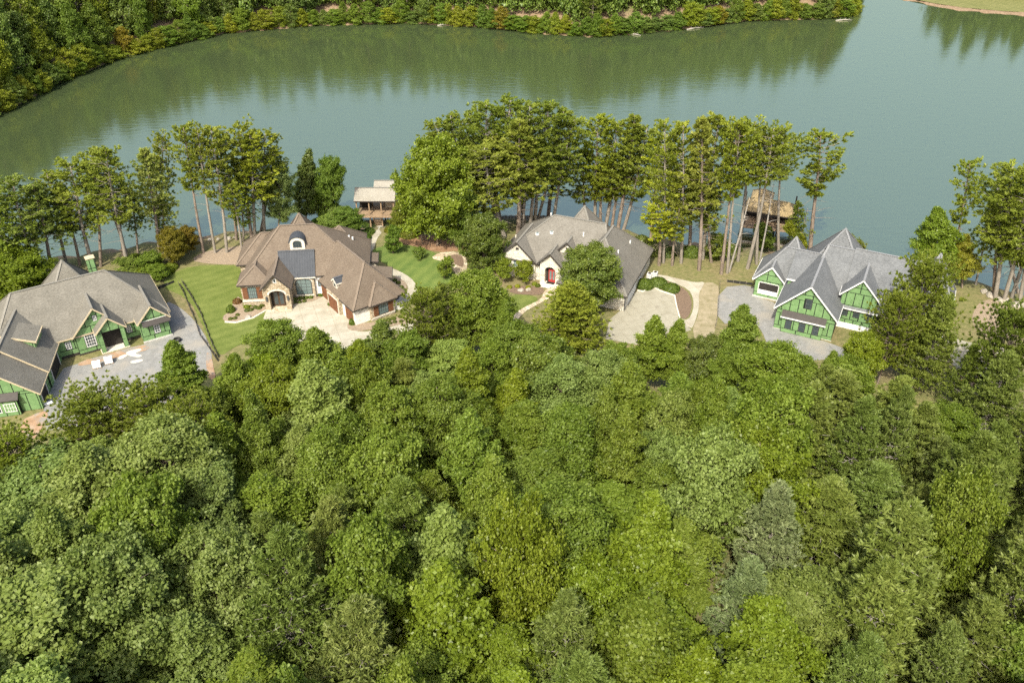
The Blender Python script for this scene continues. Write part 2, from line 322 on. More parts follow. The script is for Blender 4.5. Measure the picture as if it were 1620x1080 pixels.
def water_mat():
    m, t, out = newmat('lake_water'); L = t.links.new
    tc = N(t,'TexCoord'); mp = N(t,'Mapping'); mp.inputs['Scale'].default_value=(0.35,1.0,1); L(tc.outputs['Object'], mp.inputs[0])
    n1 = N(t,'TexNoise', i_Scale=0.75, i_Detail=5.0, i_Roughness=0.6); L(mp.outputs[0], n1.inputs['Vector'])
    mp0 = N(t,'Mapping'); mp0.inputs['Scale'].default_value=(0.35,1.2,1); L(tc.outputs['Object'], mp0.inputs[0])
    n0 = N(t,'TexNoise', i_Scale=0.03, i_Detail=4.0); L(mp0.outputs[0], n0.inputs['Vector'])
    mr = N(t,'MapRange'); mr.inputs['From Min'].default_value=0.35; mr.inputs['From Max'].default_value=0.65; mr.inputs['To Min'].default_value=0.04; mr.inputs['To Max'].default_value=0.16; L(n0.outputs[0], mr.inputs['Value'])
    bm = N(t,'Bump', i_Distance=0.35); L(n1.outputs[0], bm.inputs['Height']); L(mr.outputs[0], bm.inputs['Strength'])
    b = N(t,'BsdfPrincipled'); b.inputs['Base Color'].default_value=rgb((0.046,0.064,0.027)); b.inputs['Roughness'].default_value=0.09
    b.inputs['IOR'].default_value=2.5; b.inputs['Specular IOR Level'].default_value=1.0; b.inputs['Specular Tint'].default_value=(1.0,1.0,0.77,1)
    L(bm.outputs[0], b.inputs['Normal']); L(b.outputs[0], out.inputs[0]); return m
M['water'] = water_mat()

def axis(dense0, dense1, step, lo, hi):
    a = list(np.arange(dense0, dense1+1e-6, step)); g = step
    x = dense1
    while x < hi: g *= 1.22; x += g; a.append(x)
    g = step; x = dense0
    while x > lo: g *= 1.22; x -= g; a.insert(0, x)
    return np.array(a)
ax = axis(-150, 190, 2.0, -2500, 2500)
ay = np.unique(np.round(np.concatenate([axis(80, 172, 1.5, -300, 172), np.arange(176, 420, 4.0), 420+np.cumsum(6*1.2**np.arange(26))]), 3))
gx, gy = np.meshgrid(ax, ay); gz = height(gx, gy)
nx, ny = len(ax), len(ay)
vv = np.stack([gx.ravel(), gy.ravel(), gz.ravel()], 1)
ii = np.arange(nx*ny).reshape(ny, nx)
ff = np.stack([ii[:-1,:-1].ravel(), ii[:-1,1:].ravel(), ii[1:,1:].ravel(), ii[1:,:-1].ravel()], 1)
tag(link('ground', mesh('ground', vv.tolist(), ff.tolist(), M['ground'], True)), 'earth and rough grass ground sloping down to the lake', kind='structure')
tag(link('lake', mesh('lake', [(-2500,40,WATER_Z),(2500,40,WATER_Z),(2500,3000,WATER_Z),(-2500,3000,WATER_Z)], [(0,1,2,3)], M['water'])), 'calm green lake mirroring the far wood', kind='structure')

def inside(pt, poly):
    x, y = pt; c = False; n = len(poly)
    for i in range(n):
        x0,y0 = poly[i]; x1,y1 = poly[(i+1)%n]
        if (y0>y)!=(y1>y) and x < (x1-x0)*(y-y0)/(y1-y0)+x0: c = not c
    return c
def smooth_loop(p, it=2):
    for _ in range(it):
        q = []
        for i in range(len(p)):
            a = p[i]; b = p[(i+1)%len(p)]
            q += [(a[0]*.75+b[0]*.25, a[1]*.75+b[1]*.25), (a[0]*.25+b[0]*.75, a[1]*.25+b[1]*.75)]
        p = q
    return p
def sheet(name, px, mat, off, label, smooth=1, world=False, thick=0.0, grid=2.0, parent=None, kind='structure'):
    poly = px if world else [G(*q)[:2] for q in px]
    if smooth: poly = smooth_loop(poly, smooth)
    xs = [q[0] for q in poly]; ys = [q[1] for q in poly]
    pts = list(poly)
    for x in np.arange(min(xs)+.7, max(xs), grid):
        for y in np.arange(min(ys)+.7, max(ys), grid):
            if inside((x,y), poly): pts.append((x,y))
    n = len(poly)
    vo, eo, fo, *_ = delaunay_2d_cdt([Vector(q) for q in pts], [(i,(i+1)%n) for i in range(n)], [list(range(n))], 1, 1e-4)
    V = [(q.x, q.y, hz(q.x,q.y)+off) for q in vo]
    F = [tuple(f) for f in fo]
    if thick:                       # real edge: a skirt down into the ground
        k0 = len(V); V += [(x,y,hz(x,y)+off) for x,y in poly] + [(x,y,hz(x,y)-0.1) for x,y in poly]
        F += [(k0+i, k0+n+i, k0+n+(i+1)%n, k0+(i+1)%n) for i in range(n)]
    o = link(name, mesh(name, V, F, mat), parent)
    if not parent: tag(o, label, kind=kind)
    return o

M['mulch_dry'] = surf('dry_bare_grass', [(0.17,0.15,0.075),(0.25,0.215,0.13),(0.31,0.26,0.175)], 0.8, 0.95, detail=10, bump=0.4)
sheet('lawn', [(250,452),(285,424),(332,419),(382,420),(392,452),(386,486),(425,482),(420,502),(414,530),(372,548),(348,565),(333,548),(320,512),(298,472)], M['lawn'], 0.03, 'mown front lawn left of the brown roofed house', 1)
sheet('lawn', [(586,398),(600,390),(640,386),(680,396),(694,404),(712,424),(722,438),(706,452),(690,470),(662,474),(656,452),(640,432),(604,416)], M['lawn2'], 0.03, 'striped lawn right of the brown roofed house')
sheet('lawn', [(806,466),(848,467),(852,480),(838,486),(818,500),(806,520),(790,515),(795,480)], M['lawn'], 0.03, 'small shaded lawn in front of the white stone house')
sheet('straw_bed', [(300,412),(322,398),(360,392),(395,386),(400,400),(385,419),(332,418)], M['mulch'], 0.02, 'bare tan bank with pine trunks left of brown house')
sheet('straw_bed', [(620,384),(640,372),(690,372),(760,376),(772,395),(740,404),(724,396),(694,400),(650,388)], M['pine_straw'], 0.02, 'rust pine straw bed under the big broadleaf trees')
sheet('bare_soil', [(1098,448),(1136,446),(1138,470),(1134,520),(1118,545),(1092,530),(1108,490)], M['mulch_dry'], 0.02, 'bare strip between concrete walk and gravel lot')
sheet('gravel_drive', [(58,680),(92,585),(128,574),(205,552),(258,535),(252,498),(262,476),(282,484),(310,508),(330,540),(337,570),(322,610),(250,650),(120,680)], M['gravel'], 0.04, 'grey gravel forecourt of the left green house', 1)
sheet('clay_patch', [(32,666),(66,650),(78,652),(70,672),(50,700),(30,690)], M['soil'], 0.055, 'orange clay patch by the green garage corner', 1)
sheet('clay_patch', [(326,556),(334,560),(338,582),(342,598),(332,602),(326,582)], M['soil'], 0.055, 'orange clay at the gravel edge beside the lawn', 1)
sheet('clay_patch', [(126,572),(165,562),(200,551),(228,545),(240,552),(200,562),(150,575),(122,580)], M['soil'], 0.055, 'orange clay along the green house foundation', 1)
sheet('gravel_lot', [(1136,455),(1192,450),(1192,468),(1235,482),(1226,520),(1330,546),(1345,565),(1270,572),(1218,556),(1204,520),(1186,505),(1134,515)], M['gravel'], 0.04, 'pale gravel lot around the right green house', 1)
sheet('dirt_drive', [(1490,530),(1545,545),(1575,540),(1605,556),(1600,620),(1560,625),(1528,596),(1500,570)], M['concrete2'], 0.04, 'pale dirt drive right of the right green house', 1)
sheet('bare_bank', [(1545,480),(1570,472),(1600,488),(1610,515),(1590,540),(1555,538),(1535,510)], M['mulch'], 0.03, 'bare sandy bank below the right hand pines')
sheet('clay_patch', [(1505,605),(1528,592),(1550,600),(1545,615),(1520,622)], M['soil'], 0.06, 'orange clay seen through the right hand pines')
sheet('driveway', [(424,483),(461,482),(500,472),(518,467),(545,488),(560,504),(552,520),(572,526),(606,520),(640,512),(660,512),(655,524),(610,532),(572,540),(556,560),(528,566),(470,545),(414,512)], M['concrete'], 0.05, 'cream concrete motor court of the brown roofed house', 1, thick=1)
sheet('driveway', [(958,536),(964,506),(982,491),(1006,462),(1018,457),(1032,455),(1046,461),(1067,468),(1074,503),(1094,522),(1060,532),(1005,545)], M['concrete2'], 0.05, 'aged concrete drive beside the white stone house', 0, thick=1)
sheet('walkway', [(1075,504),(1089,507),(1097,490),(1097,472),(1089,457),(1062,446),(1038,437),(1043,434),(1084,444),(1100,447),(1115,446),(1112,453),(1105,464),(1106,487),(1099,512),(1093,521)], M['concrete'], 0.06, 'curving concrete walk right of the white stone house', 1, thick=1)
sheet('planting_bed', [(1068,469),(1056,461),(1044,440),(1064,448),(1086,458),(1094,474),(1094,490),(1087,505),(1076,503)], M['brown_mulch'], 0.03, 'mulch bed between drive and curving walk')
sheet('walkway', [(618,424),(640,433),(656,445),(660,460),(655,472),(640,480),(632,474),(644,464),(646,453),(637,442),(617,434)], M['concrete'], 0.06, 'cream walk curving round the brown house garage', 1, thick=1)
sheet('lake_path', [(596,352),(607,352),(606,366),(596,378),(590,399),(577,399),(579,386),(590,373),(596,364)], M['concrete'], 0.06, 'narrow pale path leading down to the boathouse', 1, thick=1)
sheet('stone_path', [(681,409),(692,401),(712,398),(730,400),(740,412),(737,438),(724,440),(716,424),(702,414)], M['flagstone'], 0.05, 'flagstone path curving round a mulch bed', 1)
sheet('planting_bed', [(704,407),(722,402),(733,406),(734,424),(722,420),(714,412)], M['brown_mulch'], 0.07, 'brown mulch bed inside the flagstone path')
sheet('planting_bed', [(384,488),(419,480),(423,490),(402,502),(374,510),(356,509),(351,502),(364,492),(374,468),(384,474)], M['mulch'], 0.06, 'curved mulch bed at the left front of brown house', 1, thick=1)
sheet('planting_bed', [(461,471),(498,466),(518,466),(495,477),(463,482)], M['mulch'], 0.07, 'mulch bed under the tall arched window', 0)
sheet('planting_bed', [(556,504),(571,514),(642,499),(658,502),(662,509),(640,512),(600,519),(560,525),(547,518)], M['mulch'], 0.07, 'mulch bed along the brown house garage end', 1, thick=1)
sheet('planting_bed', [(632,437),(642,446),(644,455),(640,462),(622,452),(618,440)], M['mulch'], 0.05, 'narrow mulch bed between garage side and curved walk')
sheet('planting_bed', [(797,452),(858,453),(862,462),(852,468),(804,464)], M['brown_mulch'], 0.05, 'mulch bed below the arched window of white house', 1)
sheet('stone_path', [(862,458),(880,452),(884,462),(866,474),(846,484),(826,496),(816,512),(808,510),(816,494),(838,482),(856,474)], M['flagstone'], 0.06, 'stone walk curving from the white house porch', 1)

# ------------------------------------------------------------------ house building kit (all in house-local u,v,z)
ROOF_T = 0.2
def unit(a):
    l = math.hypot(*a); return (a[0]/l, a[1]/l)
def roof(house, A, B, w, ez, rz, hA, hB, mat, cap, trim, w2=None, caps=True, name='roof', rake=None, both=False):
    d = unit((B[0]-A[0], B[1]-A[1])); n = (-d[1], d[0]); w2 = w if w2 is None else w2   # n = left of travel
    Lr = lambda p, s, z: (p[0]+n[0]*s, p[1]+n[1]*s, z)
    AL, AR, BL, BR = Lr(A,w,ez), Lr(A,-w2,ez), Lr(B,w,ez), Lr(B,-w2,ez)
    RA = (A[0]+d[0]*hA, A[1]+d[1]*hA, rz); RB = (B[0]-d[0]*hB, B[1]-d[1]*hB, rz)
    m = MB(); dn = lambda p: (p[0],p[1],p[2]-ROOF_T)
    top = [(AL,RA,RB,BL),(BR,RB,RA,AR)]
    if hA > 0: top.append((AR,RA,AL))
    if hB > 0: top.append((BL,RB,BR))
    for f in top:
        m.poly(f[::-1] if False else f); m.poly([dn(p) for p in f][::-1])
    per = [AL] + ([RA] if hA <= 0 else []) + [AR, BR] + ([RB] if hB <= 0 else []) + [BL]
    for i in range(len(per)):
        a, b = per[i], per[(i+1)%len(per)]; m.poly([a, dn(a), dn(b), b])
    r = m.build(name, mat, house)
    # recalc normals
    bm = bmesh.new(); bm.from_mesh(r.data); bmesh.ops.remove_doubles(bm, verts=bm.verts, dist=1e-4); bmesh.ops.recalc_face_normals(bm, faces=bm.faces); bm.to_mesh(r.data); bm.free()
    if caps:
        lift = lambda p: (p[0],p[1],p[2]+0.02)
        segs = [(RA,RB)] + ([(AL,RA),(AR,RA)] if hA > 0 else []) + ([(BL,RB),(BR,RB)] if hB > 0 else [])
        for a, b in segs:
            if (Vector(a)-Vector(b)).length > 0.3:
                MB().bar(lift(a), lift(b), 0.34, 0.06).build('ridge_cap', cap, r)
    out = 0.03
    def shift(p, q, s): return (p[0]+q[0]*s, p[1]+q[1]*s, p[2]-0.12)
    for a, b in ((AL,BL),(AR,BR)):
        sgn = 1 if a is AL else -1
        MB().bar(shift(a,n,sgn*out), shift(b,n,sgn*out), 0.07, 0.20).build('fascia', trim, r)
    for hip, e0, rr, e1, sg in ((hA,AL,RA,AR,-1),(hB,BL,RB,BR,1)):
        if hip <= 0 and sg < 0 and not both: continue
        if hip > 0: MB().bar(shift(e0,d,sg*out), shift(e1,d,sg*out), 0.07, 0.20).build('fascia', trim, r)
        else:
            for e in (e0, e1):
                MB().bar(shift(e,d,sg*out), shift(rr,d,sg*out), 0.08, 0.20).build('rake_board', rake or trim, r)
    return r
def walls(house, A, B, w, ez, rz, insA, insB, mat, gable=False, z0=-0.6, w2=None, ins=0.42):
    d = unit((B[0]-A[0], B[1]-A[1])); n = (-d[1], d[0]); w2 = w if w2 is None else w2
    a = (A[0]+d[0]*insA, A[1]+d[1]*insA); b = (B[0]-d[0]*insB, B[1]-d[1]*insB)
    L_, R_ = w-ins, -(w2-ins); sl = (rz-ez)/max(w,w2)
    ze = ez - ROOF_T + sl*ins - 0.02
    prof = [(L_,z0),(L_,ze)] + ([((w-w2)/2*0, rz-ROOF_T-0.06)] if gable else []) + [(R_,ze),(R_,z0)]
    pt = lambda p, s, z: (p[0]+n[0]*s, p[1]+n[1]*s, z)
    m = MB().solid([pt(a,s,z) for s,z in prof], [pt(b,s,z) for s,z in prof])
    o = m.build('wall', mat, house)
    bm = bmesh.new(); bm.from_mesh(o.data); bmesh.ops.recalc_face_normals(bm, faces=bm.faces); bm.to_mesh(o.data); bm.free()
    # B-end face: (right as seen from outside): s axis runs from viewer's left to right
    info = dict(b=b, n=n, d=d, L=L_, R=R_, ze=ze, rz=rz-ROOF_T-0.06, gable=gable, a=a, z0=z0)
    return o, info
class Face:
    """a wall plane: origin o (2D), direction t (viewer's left to right), outward normal m"""
    def __init__(s, o, t): s.o = o; s.t = unit(t); s.m = (s.t[1], -s.t[0])
    def p(s, x, z, out=0.0): return (s.o[0]+s.t[0]*x+s.m[0]*out, s.o[1]+s.t[1]*x+s.m[1]*out, z)
    def solid(s, poly, o0, o1, mb=None):
        mb = mb or MB(); return mb.solid([s.p(x,z,o0) for x,z in poly], [s.p(x,z,o1) for x,z in poly])
    def rect(s, x0, x1, z0, z1, o0, o1, mb=None): return s.solid([(x0,z0),(x1,z0),(x1,z1),(x0,z1)], o0, o1, mb)
def bface(info):           # face of the B end: looking against d, viewer's left is +?  (d points at viewer)
    n, b = info['n'], info['b']
    # facing the viewer, viewer right = direction t with outward normal d :  m=(t.y,-t.x)=d  -> t=(-d.y,d.x)=n
    o = (b[0]+n[0]*info['R'], b[1]+n[1]*info['R'])
    return Face(o, n), info['L']-info['R']
def lface(info, left=True):
    n, d, a, b = info['n'], info['d'], info['a'], info['b']
    if left:   # outward normal n : t=(-n.y,n.x) = -d
        o = (b[0]+n[0]*info['L'], b[1]+n[1]*info['L']); return Face(o, (-d[0],-d[1])), math.hypot(b[0]-a[0], b[1]-a[1])
    o = (a[0]+n[0]*info['R'], a[1]+n[1]*info['R']); return Face(o, d), math.hypot(b[0]-a[0], b[1]-a[1])
def clip(poly, conv):
    for i in range(len(conv)):
        a, b = conv[i], conv[(i+1)%len(conv)]; out = []
        sd = lambda p: (b[0]-a[0])*(p[1]-a[1])-(b[1]-a[1])*(p[0]-a[0])
        for j in range(len(poly)):
            p, q = poly[j], poly[(j+1)%len(poly)]; sp, sq = sd(p), sd(q)
            if sp >= 0: out.append(p)
            if (sp > 0 > sq) or (sp < 0 < sq):
                k = sp/(sp-sq); out.append((p[0]+(q[0]-p[0])*k, p[1]+(q[1]-p[1])*k))
        poly = out
        if len(poly) < 3: return []
    return poly
def parea(p): return abs(sum(p[i][0]*p[(i+1)%len(p)][1]-p[(i+1)%len(p)][0]*p[i][1] for i in range(len(p))))/2
def panels(wall, face, conv, holes=(), cw=1.22, rows=(0.0,1.0,3.2,4.4,6.6,7.8,10), seed=0, z0=0.0, gap=0.12):
    r = random.Random(seed); xs = [p[0] for p in conv]; x0, x1 = min(xs), max(xs)
    for k in range(len(rows)-1):
        x = x0 - r.choice((0, cw*0.5)); cwk = cw if (rows[k+1]-rows[k]) > 1.5 else cw*2
        while x < x1:
            q = clip([(x+gap/2, z0+rows[k]+gap/2),(x+cwk-gap/2, z0+rows[k]+gap/2),(x+cwk-gap/2, z0+rows[k+1]-gap/2),(x+gap/2, z0+rows[k+1]-gap/2)], conv)
            bits = [q] if q else []
            for (hx0,hx1,hz0,hz1) in holes:
                nb = []
                for q_ in bits:
                    for rect in ([(x0-9,-9),(hx0,-9),(hx0,19),(x0-9,19)], [(hx1,-9),(x1+9,-9),(x1+9,19),(hx1,19)], [(hx0,-9),(hx1,-9),(hx1,hz0),(hx0,hz0)], [(hx0,hz1),(hx1,hz1),(hx1,19),(hx0,19)]):
                        c = clip(q_, rect)
                        if c and parea(c) > 0.05: nb.append(c)
                bits = nb
            for q_ in bits:
                if parea(q_) > 0.06: face.solid(q_, 0.004, 0.035).build('sheathing_panel', M['green'], wall)
            x += cwk
def window(house, face, xc, z0, w, h, cols=2, rows=2, frame='white', pane='glass', arch=0.0, fw=0.11, out=0.06, split=None):
    x0, x1 = xc-w/2, xc+w/2; z1 = z0+h
    def outline(x0, x1, z0, z1, ar):
        p = [(x0,z0),(x1,z0)]
        if ar <= 0: return p+[(x1,z1),(x0,z1)]
        c = (x0+x1)/2; hw = (x1-x0)/2
        for i in range(11):
            t = math.pi*i/10; p.append((c+hw*math.cos(t), z1-ar+ar*math.sin(t)))
        return p
    o_, i_ = outline(x0,x1,z0,z1,arch), outline(x0+fw,x1-fw,z0+fw,z1-fw,max(arch-fw*0.5,0) if arch else 0)
    m = MB(); n = len(o_)
    for k in range(n):
        j = (k+1)%n; face.solid([o_[k],o_[j],i_[j],i_[k]], 0.0, out, m)
    wn = m.build('window', M[frame], house)
    face.solid(i_, 0.0, 0.02).build('pane', M[pane], wn)
    m = MB(); e = 0.03
    for k in range(1, cols):
        x = x0+fw+(w-2*fw)*k/cols; face.rect(x-e, x+e, z0+fw, z1-fw-(arch*0.15 if arch else 0), 0.021, 0.045, m)
    for k in range(1, rows):
        z = z0+fw+(h-arch*0.3-2*fw)*k/rows; face.rect(x0+fw, x1-fw, z-e, z+e, 0.021, 0.043, m)
    if m.v: m.build('muntin_grid', M[frame], wn)
    return wn
def part(house, name, face, x0, x1, z0, z1, o0, o1, mat): return face.rect(x0,x1,z0,z1,o0,o1).build(name, M[mat], house)

# ================================================================== HOUSE with brown roof (centre left)
ang = math.radians(6); H1 = empty('brown_roofed_house', (-43.6,120.9,0), ang)
tag(H1, 'large stone house with brown hipped roof and grey metal entry roof', 'house')
def loc1(x, y):
    dx, dy = x+43.6, y-120.9; c, s = math.cos(ang), math.sin(ang); return (dx*c+dy*s, -dx*s+dy*c)
rb, cb, dt = M['roof_brown'], M['ridge_brown'], M['dark_trim']
# main hip, axis along u at v 8.1
roof(H1, (0.3,8.1),(20.6,8.1), 5.95, 4.0, 10.4, 6.2, 8.6, rb, cb, dt)
wl, inf = walls(H1, (0.3,8.1),(20.6,8.1), 5.95, 4.0, 10.4, 0.45, 0.45, M['stone_wall'])
# left front hip wing
roof(H1, (2.55,4.2),(2.55,-0.15), 2.75, 4.22, 6.3, 0, 2.6, rb, cb, dt)
wl, inf = walls(H1, (2.55,4.2),(2.55,-0.15), 2.75, 4.22, 6.3, 0.5, 0.4, M['stone_wall'])
fc, ww = bface(inf)
part(H1,'stone_band',fc,-0.02,ww+0.02,0.95,1.25,0.0,0.1,'limestone')
window(H1, fc, 1.72, 1.5, 1.4, 2.2, 4, 3, 'frame_dark','glass_sky_tint', arch=0.35)
part(H1,'lintel',fc,0.9,2.54,3.72,3.86,0.0,0.09,'limestone')
for s in (-1,1):
    x = 1.72+s*1.12; sh = part(H1,'shutter',fc,x-0.38,x+0.38,1.5,3.55,0.0,0.07,'shutter')
    for k in range(5): fc.rect(x-0.32,x+0.32,1.6+k*0.38,1.9+k*0.38,0.07,0.085).build('shutter_panel', M['garage_door'], sh)
# entry gable
roof(H1, (6.05,8.5),(6.05,-0.55), 2.45, 4.15, 6.75, 0, 0, rb, cb, dt)
wl, inf = walls(H1, (6.05,8.5),(6.05,-0.55), 2.45, 4.15, 6.75, 7.6, 0.38, M['stone_wall'], True)
wl.data.materials[0] = M['stone_wall']
fc, ww = bface(inf); c = ww/2
def arch_ring(face, xc, hw, zs, rise, wdt, o0, o1, nseg=12):
    m = MB()
    for k in range(nseg):
        a0, a1 = math.pi*k/nseg, math.pi*(k+1)/nseg
        f = lambda a, e: (xc+(hw+e)*math.cos(a), zs+(rise+e)*math.sin(a))
        face.solid([f(a0,0),f(a0,wdt),f(a1,wdt),f(a1,0)], o0, o1, m)
    return m
def arch_poly(xc, hw, zs, rise, z0=0.0, nseg=12):
    return [(xc-hw,z0),(xc+hw,z0)] + [(xc+hw*math.cos(math.pi*k/nseg), zs+rise*math.sin(math.pi*k/nseg)) for k in range(nseg+1)]
# the porch: piers and arch in front of the recess wall
pf = Face(fc.o, fc.t)
m = MB(); 
for x0,x1 in ((-0.0,0.78),(ww-0.78,ww)): pf.rect(x0,x1,-0.3,3.0,0.0,1.3,m)
# spandrel above arch
hw = ww/2-0.78
for k in range(12):
    a0,a1 = math.pi*k/12, math.pi*(k+1)/12
    p0 = (c+hw*math.cos(a0), 3.0+0.7*math.sin(a0)); p1=(c+hw*math.cos(a1), 3.0+0.7*math.sin(a1))
    pf.solid([p0,(p0[0],4.25),(p1[0],4.25),p1], 0.0, 1.3, m)
for x0,x1 in ((0.0,0.78),(ww-0.78,ww)): pf.rect(x0,x1,3.0,4.25,0.0,1.3,m)
pf.solid([(0.0,4.25),(ww,4.25),(c,6.6)], 0.0, 1.3, m)
m.build('porch_front', M['stone_wall'], H1)
roof(H1, (6.05,0.2),(6.05,-1.95), 2.47, 4.12, 6.80, 0, 0, rb, cb, dt, name='porch_roof')
pf2 = Face((pf.o[0]+pf.m[0]*1.3, pf.o[1]+pf.m[1]*1.3), pf.t)
arch_ring(pf2, c, hw, 3.0, 0.7, 0.26, 0.0, 0.06).build('arch_trim', M['limestone'], H1)
window(H1, pf2, c, 5.1, 0.55, 0.8, 1, 1, 'white','glass', arch=0.27, out=0.05)
part(H1,'porch_floor',pf,0,ww,-0.2,0.16,-0.2,1.75,'flagstone')
part(H1,'entry_recess_shade',pf,c-hw,c+hw,0.16,3.66,0.0,0.06,'dark')  # flat dark panel painting the deep shade of the arched recess
dr = part(H1,'front_door',pf,c-0.9,c+0.9,0.16,3.0,0.0,0.1,'door_wood')
for s in (-1,1): pf.rect(c+s*0.45-0.3,c+s*0.45+0.3,0.5,2.7,0.1,0.115).build('pane', M['glass'], dr)
for s in (-1,1):
    x = c+s*(hw+0.42); l = pf2.rect(x-0.14,x+0.14,1.9,2.7,0.0,0.22).build('wall_lantern', M['frame_dark'], H1)
# tall window block with metal shed roof
wm = MB().box(7.9,11.6,2.25,5.0,-0.6,3.95); wl = wm.build('wall', M['stone_wall'], H1)
MB().box(11.6,15.2,2.44,3.2,-0.6,3.8).build('wall', M['white_brick'], H1); window(H1, Face((11.6,2.44),(1,0)), 1.0, 1.9, 0.9, 1.2, 2, 2, 'frame_dark','glass_sky_tint')
fc = Face((7.9,2.25),(1,0)); 
window(H1, fc, 1.95, 0.6, 2.6, 3.0, 3, 4, 'frame_dark','glass_sky_tint', arch=0.7)
arch_ring(fc, 1.95, 1.34, 2.9, 0.72, 0.2, 0.0, 0.07).build('arch_trim', M['limestone'], H1)
part(H1,'window_sill',fc,0.45,3.45,0.36,0.57,0.0,0.12,'limestone')
zb, zt, vb, vt = 3.82, 7.2, 1.95, 4.85
mr_ = MB().solid([(6.1,vb,zb),(11.95,vb,zb),(11.95,vt,zt),(6.1,vt,zt)], [(6.1,vb,zb+0.15),(11.95,vb,zb+0.15),(11.95,vt,zt+0.15),(6.1,vt,zt+0.15)])
mro = mr_.build('metal_roof', M['metal_roof'], H1)
for k in range(15):
    u = 6.15+k*0.41; MB().bar((u,vb,zb+0.18),(u,vt,zt+0.18),0.05,0.07).build('seam', M['metal_rib'], mro)
MB().bar((6.1,vt,zt+0.15),(11.95,vt,zt+0.15),0.3,0.12).build('ridge_flashing', M['metal_rib'], mro)
MB().bar((7.9,vb-0.05,zb+0.02),(11.97,vb-0.05,zb+0.02),0.14,0.16).build('gutter', M['limestone'], mro)
for sgn,u in ((1,11.9),):
    MB().solid([(u-0.1,vb+0.45,3.5),(u-0.1,vt,3.5),(u-0.1,vt,zt),(u-0.1,vb+0.45,zb+0.25)],[(u,vb+0.45,3.5),(u,vt,3.5),(u,vt,zt),(u,vb+0.45,zb+0.25)]).build('side_wall', M['dark_trim'], mro)
for u in (11.72,): MB().tube([(u,2.15,3.7),(u,2.15,0.0)],[0.07,0.07]).build('downpipe', M['dark_trim'], H1)
# barrel dormer
du0, du1, dv = 8.1, 10.5, 5.25
def dormer_prof(x0,x1,zs,rise,z0): return arch_poly((x0+x1)/2,(x1-x0)/2,zs,rise,z0)
pr = dormer_prof(du0,du1,8.55,0.95,6.6)
dw = MB().solid([(x,dv,z) for x,z in pr],[(x,dv+4.0,z) for x,z in pr]).build('dormer', M['limestone'], H1)
m = MB()
cu = (du0+du1)/2
for k in range(14):
    a0,a1=math.pi*k/14,math.pi*(k+1)/14; f=lambda a,e:(cu+(1.2+e)*math.cos(a), 8.55+(0.95+e)*math.sin(a))
    q=[f(a0,0.02),f(a0,0.16),f(a1,0.16),f(a1,0.02)]
    m.solid([(x,dv-0.12,z) for x,z in q],[(x,dv+4.2,z) for x,z in q])
m.build('dormer_roof', M['metal_roof'], dw)
window(dw, Face((du0,dv),(1,0)), 1.2, 7.7, 1.4, 1.25, 3, 2, 'frame_dark','glass', arch=0.45)
# rear pyramid, rear-right hip block
roof(H1, (9.4,6.4),(9.4,15.4), 4.4, 4.3, 11.1, 4.4, 4.4, rb, cb, dt)
roof(H1, (15.4,9.4),(15.4,17.4), 4.3, 3.6, 7.3, 4, 4.0, rb, cb, dt); walls(H1,(15.4,9.4),(15.4,17.4),4.3,3.6,7.3,0.5,0.45,M['cream_stucco'])
# left rear side wing
roof(H1, (6,11.5),(-1.4,11.5), 4.2, 3.9, 7.6, 0, 4.0, rb, cb, dt); walls(H1,(6,11.5),(-1.4,11.5),4.2,3.9,7.6,0.5,0.45,M['stone_wall'])
# side bump-outs with low roofs on the right
for k,(x0,y0,x1,y1) in enumerate(((-27.5,129.6,-22.9,133.4),(-24.6,124.4,-20.0,128.6))):
    a = loc1(x0,y0); b = loc1(x1,y1); zt_ = 3.15-0.1*k
    MB().box(a[0],b[0]-0.35,a[1]+0.35,b[1]-0.35,-0.5,zt_).build('wall', M['cream_stucco'], H1)
    r_ = MB().solid([(a[0]-1,a[1],zt_+0.9),(b[0],a[1],zt_),(b[0],b[1],zt_),(a[0]-1,b[1],zt_+0.9)],[(a[0]-1,a[1],zt_+1.1),(b[0],a[1],zt_+0.2),(b[0],b[1],zt_+0.2),(a[0]-1,b[1],zt_+1.1)]).build('side_roof', rb, H1)
    MB().bar((a[0]-1,a[1]-0.04,zt_+1.0),(b[0],a[1]-0.04,zt_+0.1),0.08,0.26).build('fascia', dt, r_); MB().bar((b[0]+0.04,a[1],zt_+0.1),(b[0]+0.04,b[1],zt_+0.1),0.08,0.26).build('fascia', dt, r_)
    MB().tube([(b[0]-0.3,a[1]+0.3,zt_),(b[0]-0.3,a[1]+0.3,-0.1)],[0.07,0.07]).build('downpipe', dt, H1)
# garage wing turned towards the drive
g = unit((0.60,-0.80)); Bw = (-20.75,117.9); Aw = (Bw[0]-17*g[0], Bw[1]-17*g[1])
A_, B_ = loc1(*Aw), loc1(*Bw)
roof(H1, A_, B_, 4.75, 3.0, 8.3, 4, 4.1, rb, cb, dt); wl, inf = walls(H1, A_, B_, 4.75, 3.0, 8.3, 1.0, 0.42, M['white_brick'])
fc, ww = bface(inf)
d_ = inf['d']; n_ = inf['n']
cB = (B_[0]+d_[0]*0.55+n_[0]*0.35, B_[1]+d_[1]*0.55+n_[1]*0.35); cA = (cB[0]-d_[0]*6, cB[1]-d_[1]*6)
roof(H1, cA, cB, 2.5, 3.08, 5.7, 0, 2.3, rb, cb, dt); wl2, inf2 = walls(H1, cA, cB, 2.5, 3.08, 5.7, 3, 0.42, M['stone_wall'])
f2, w2_ = bface(inf2)
part(H1,'stone_band',f2,-0.02,w2_+0.02,0.35,0.6,0.0,0.08,'limestone')
window(H1, f2, w2_*0.52, 0.75, 1.7, 1.95, 4, 3, 'frame_dark','glass_sky_tint', arch=0.3)
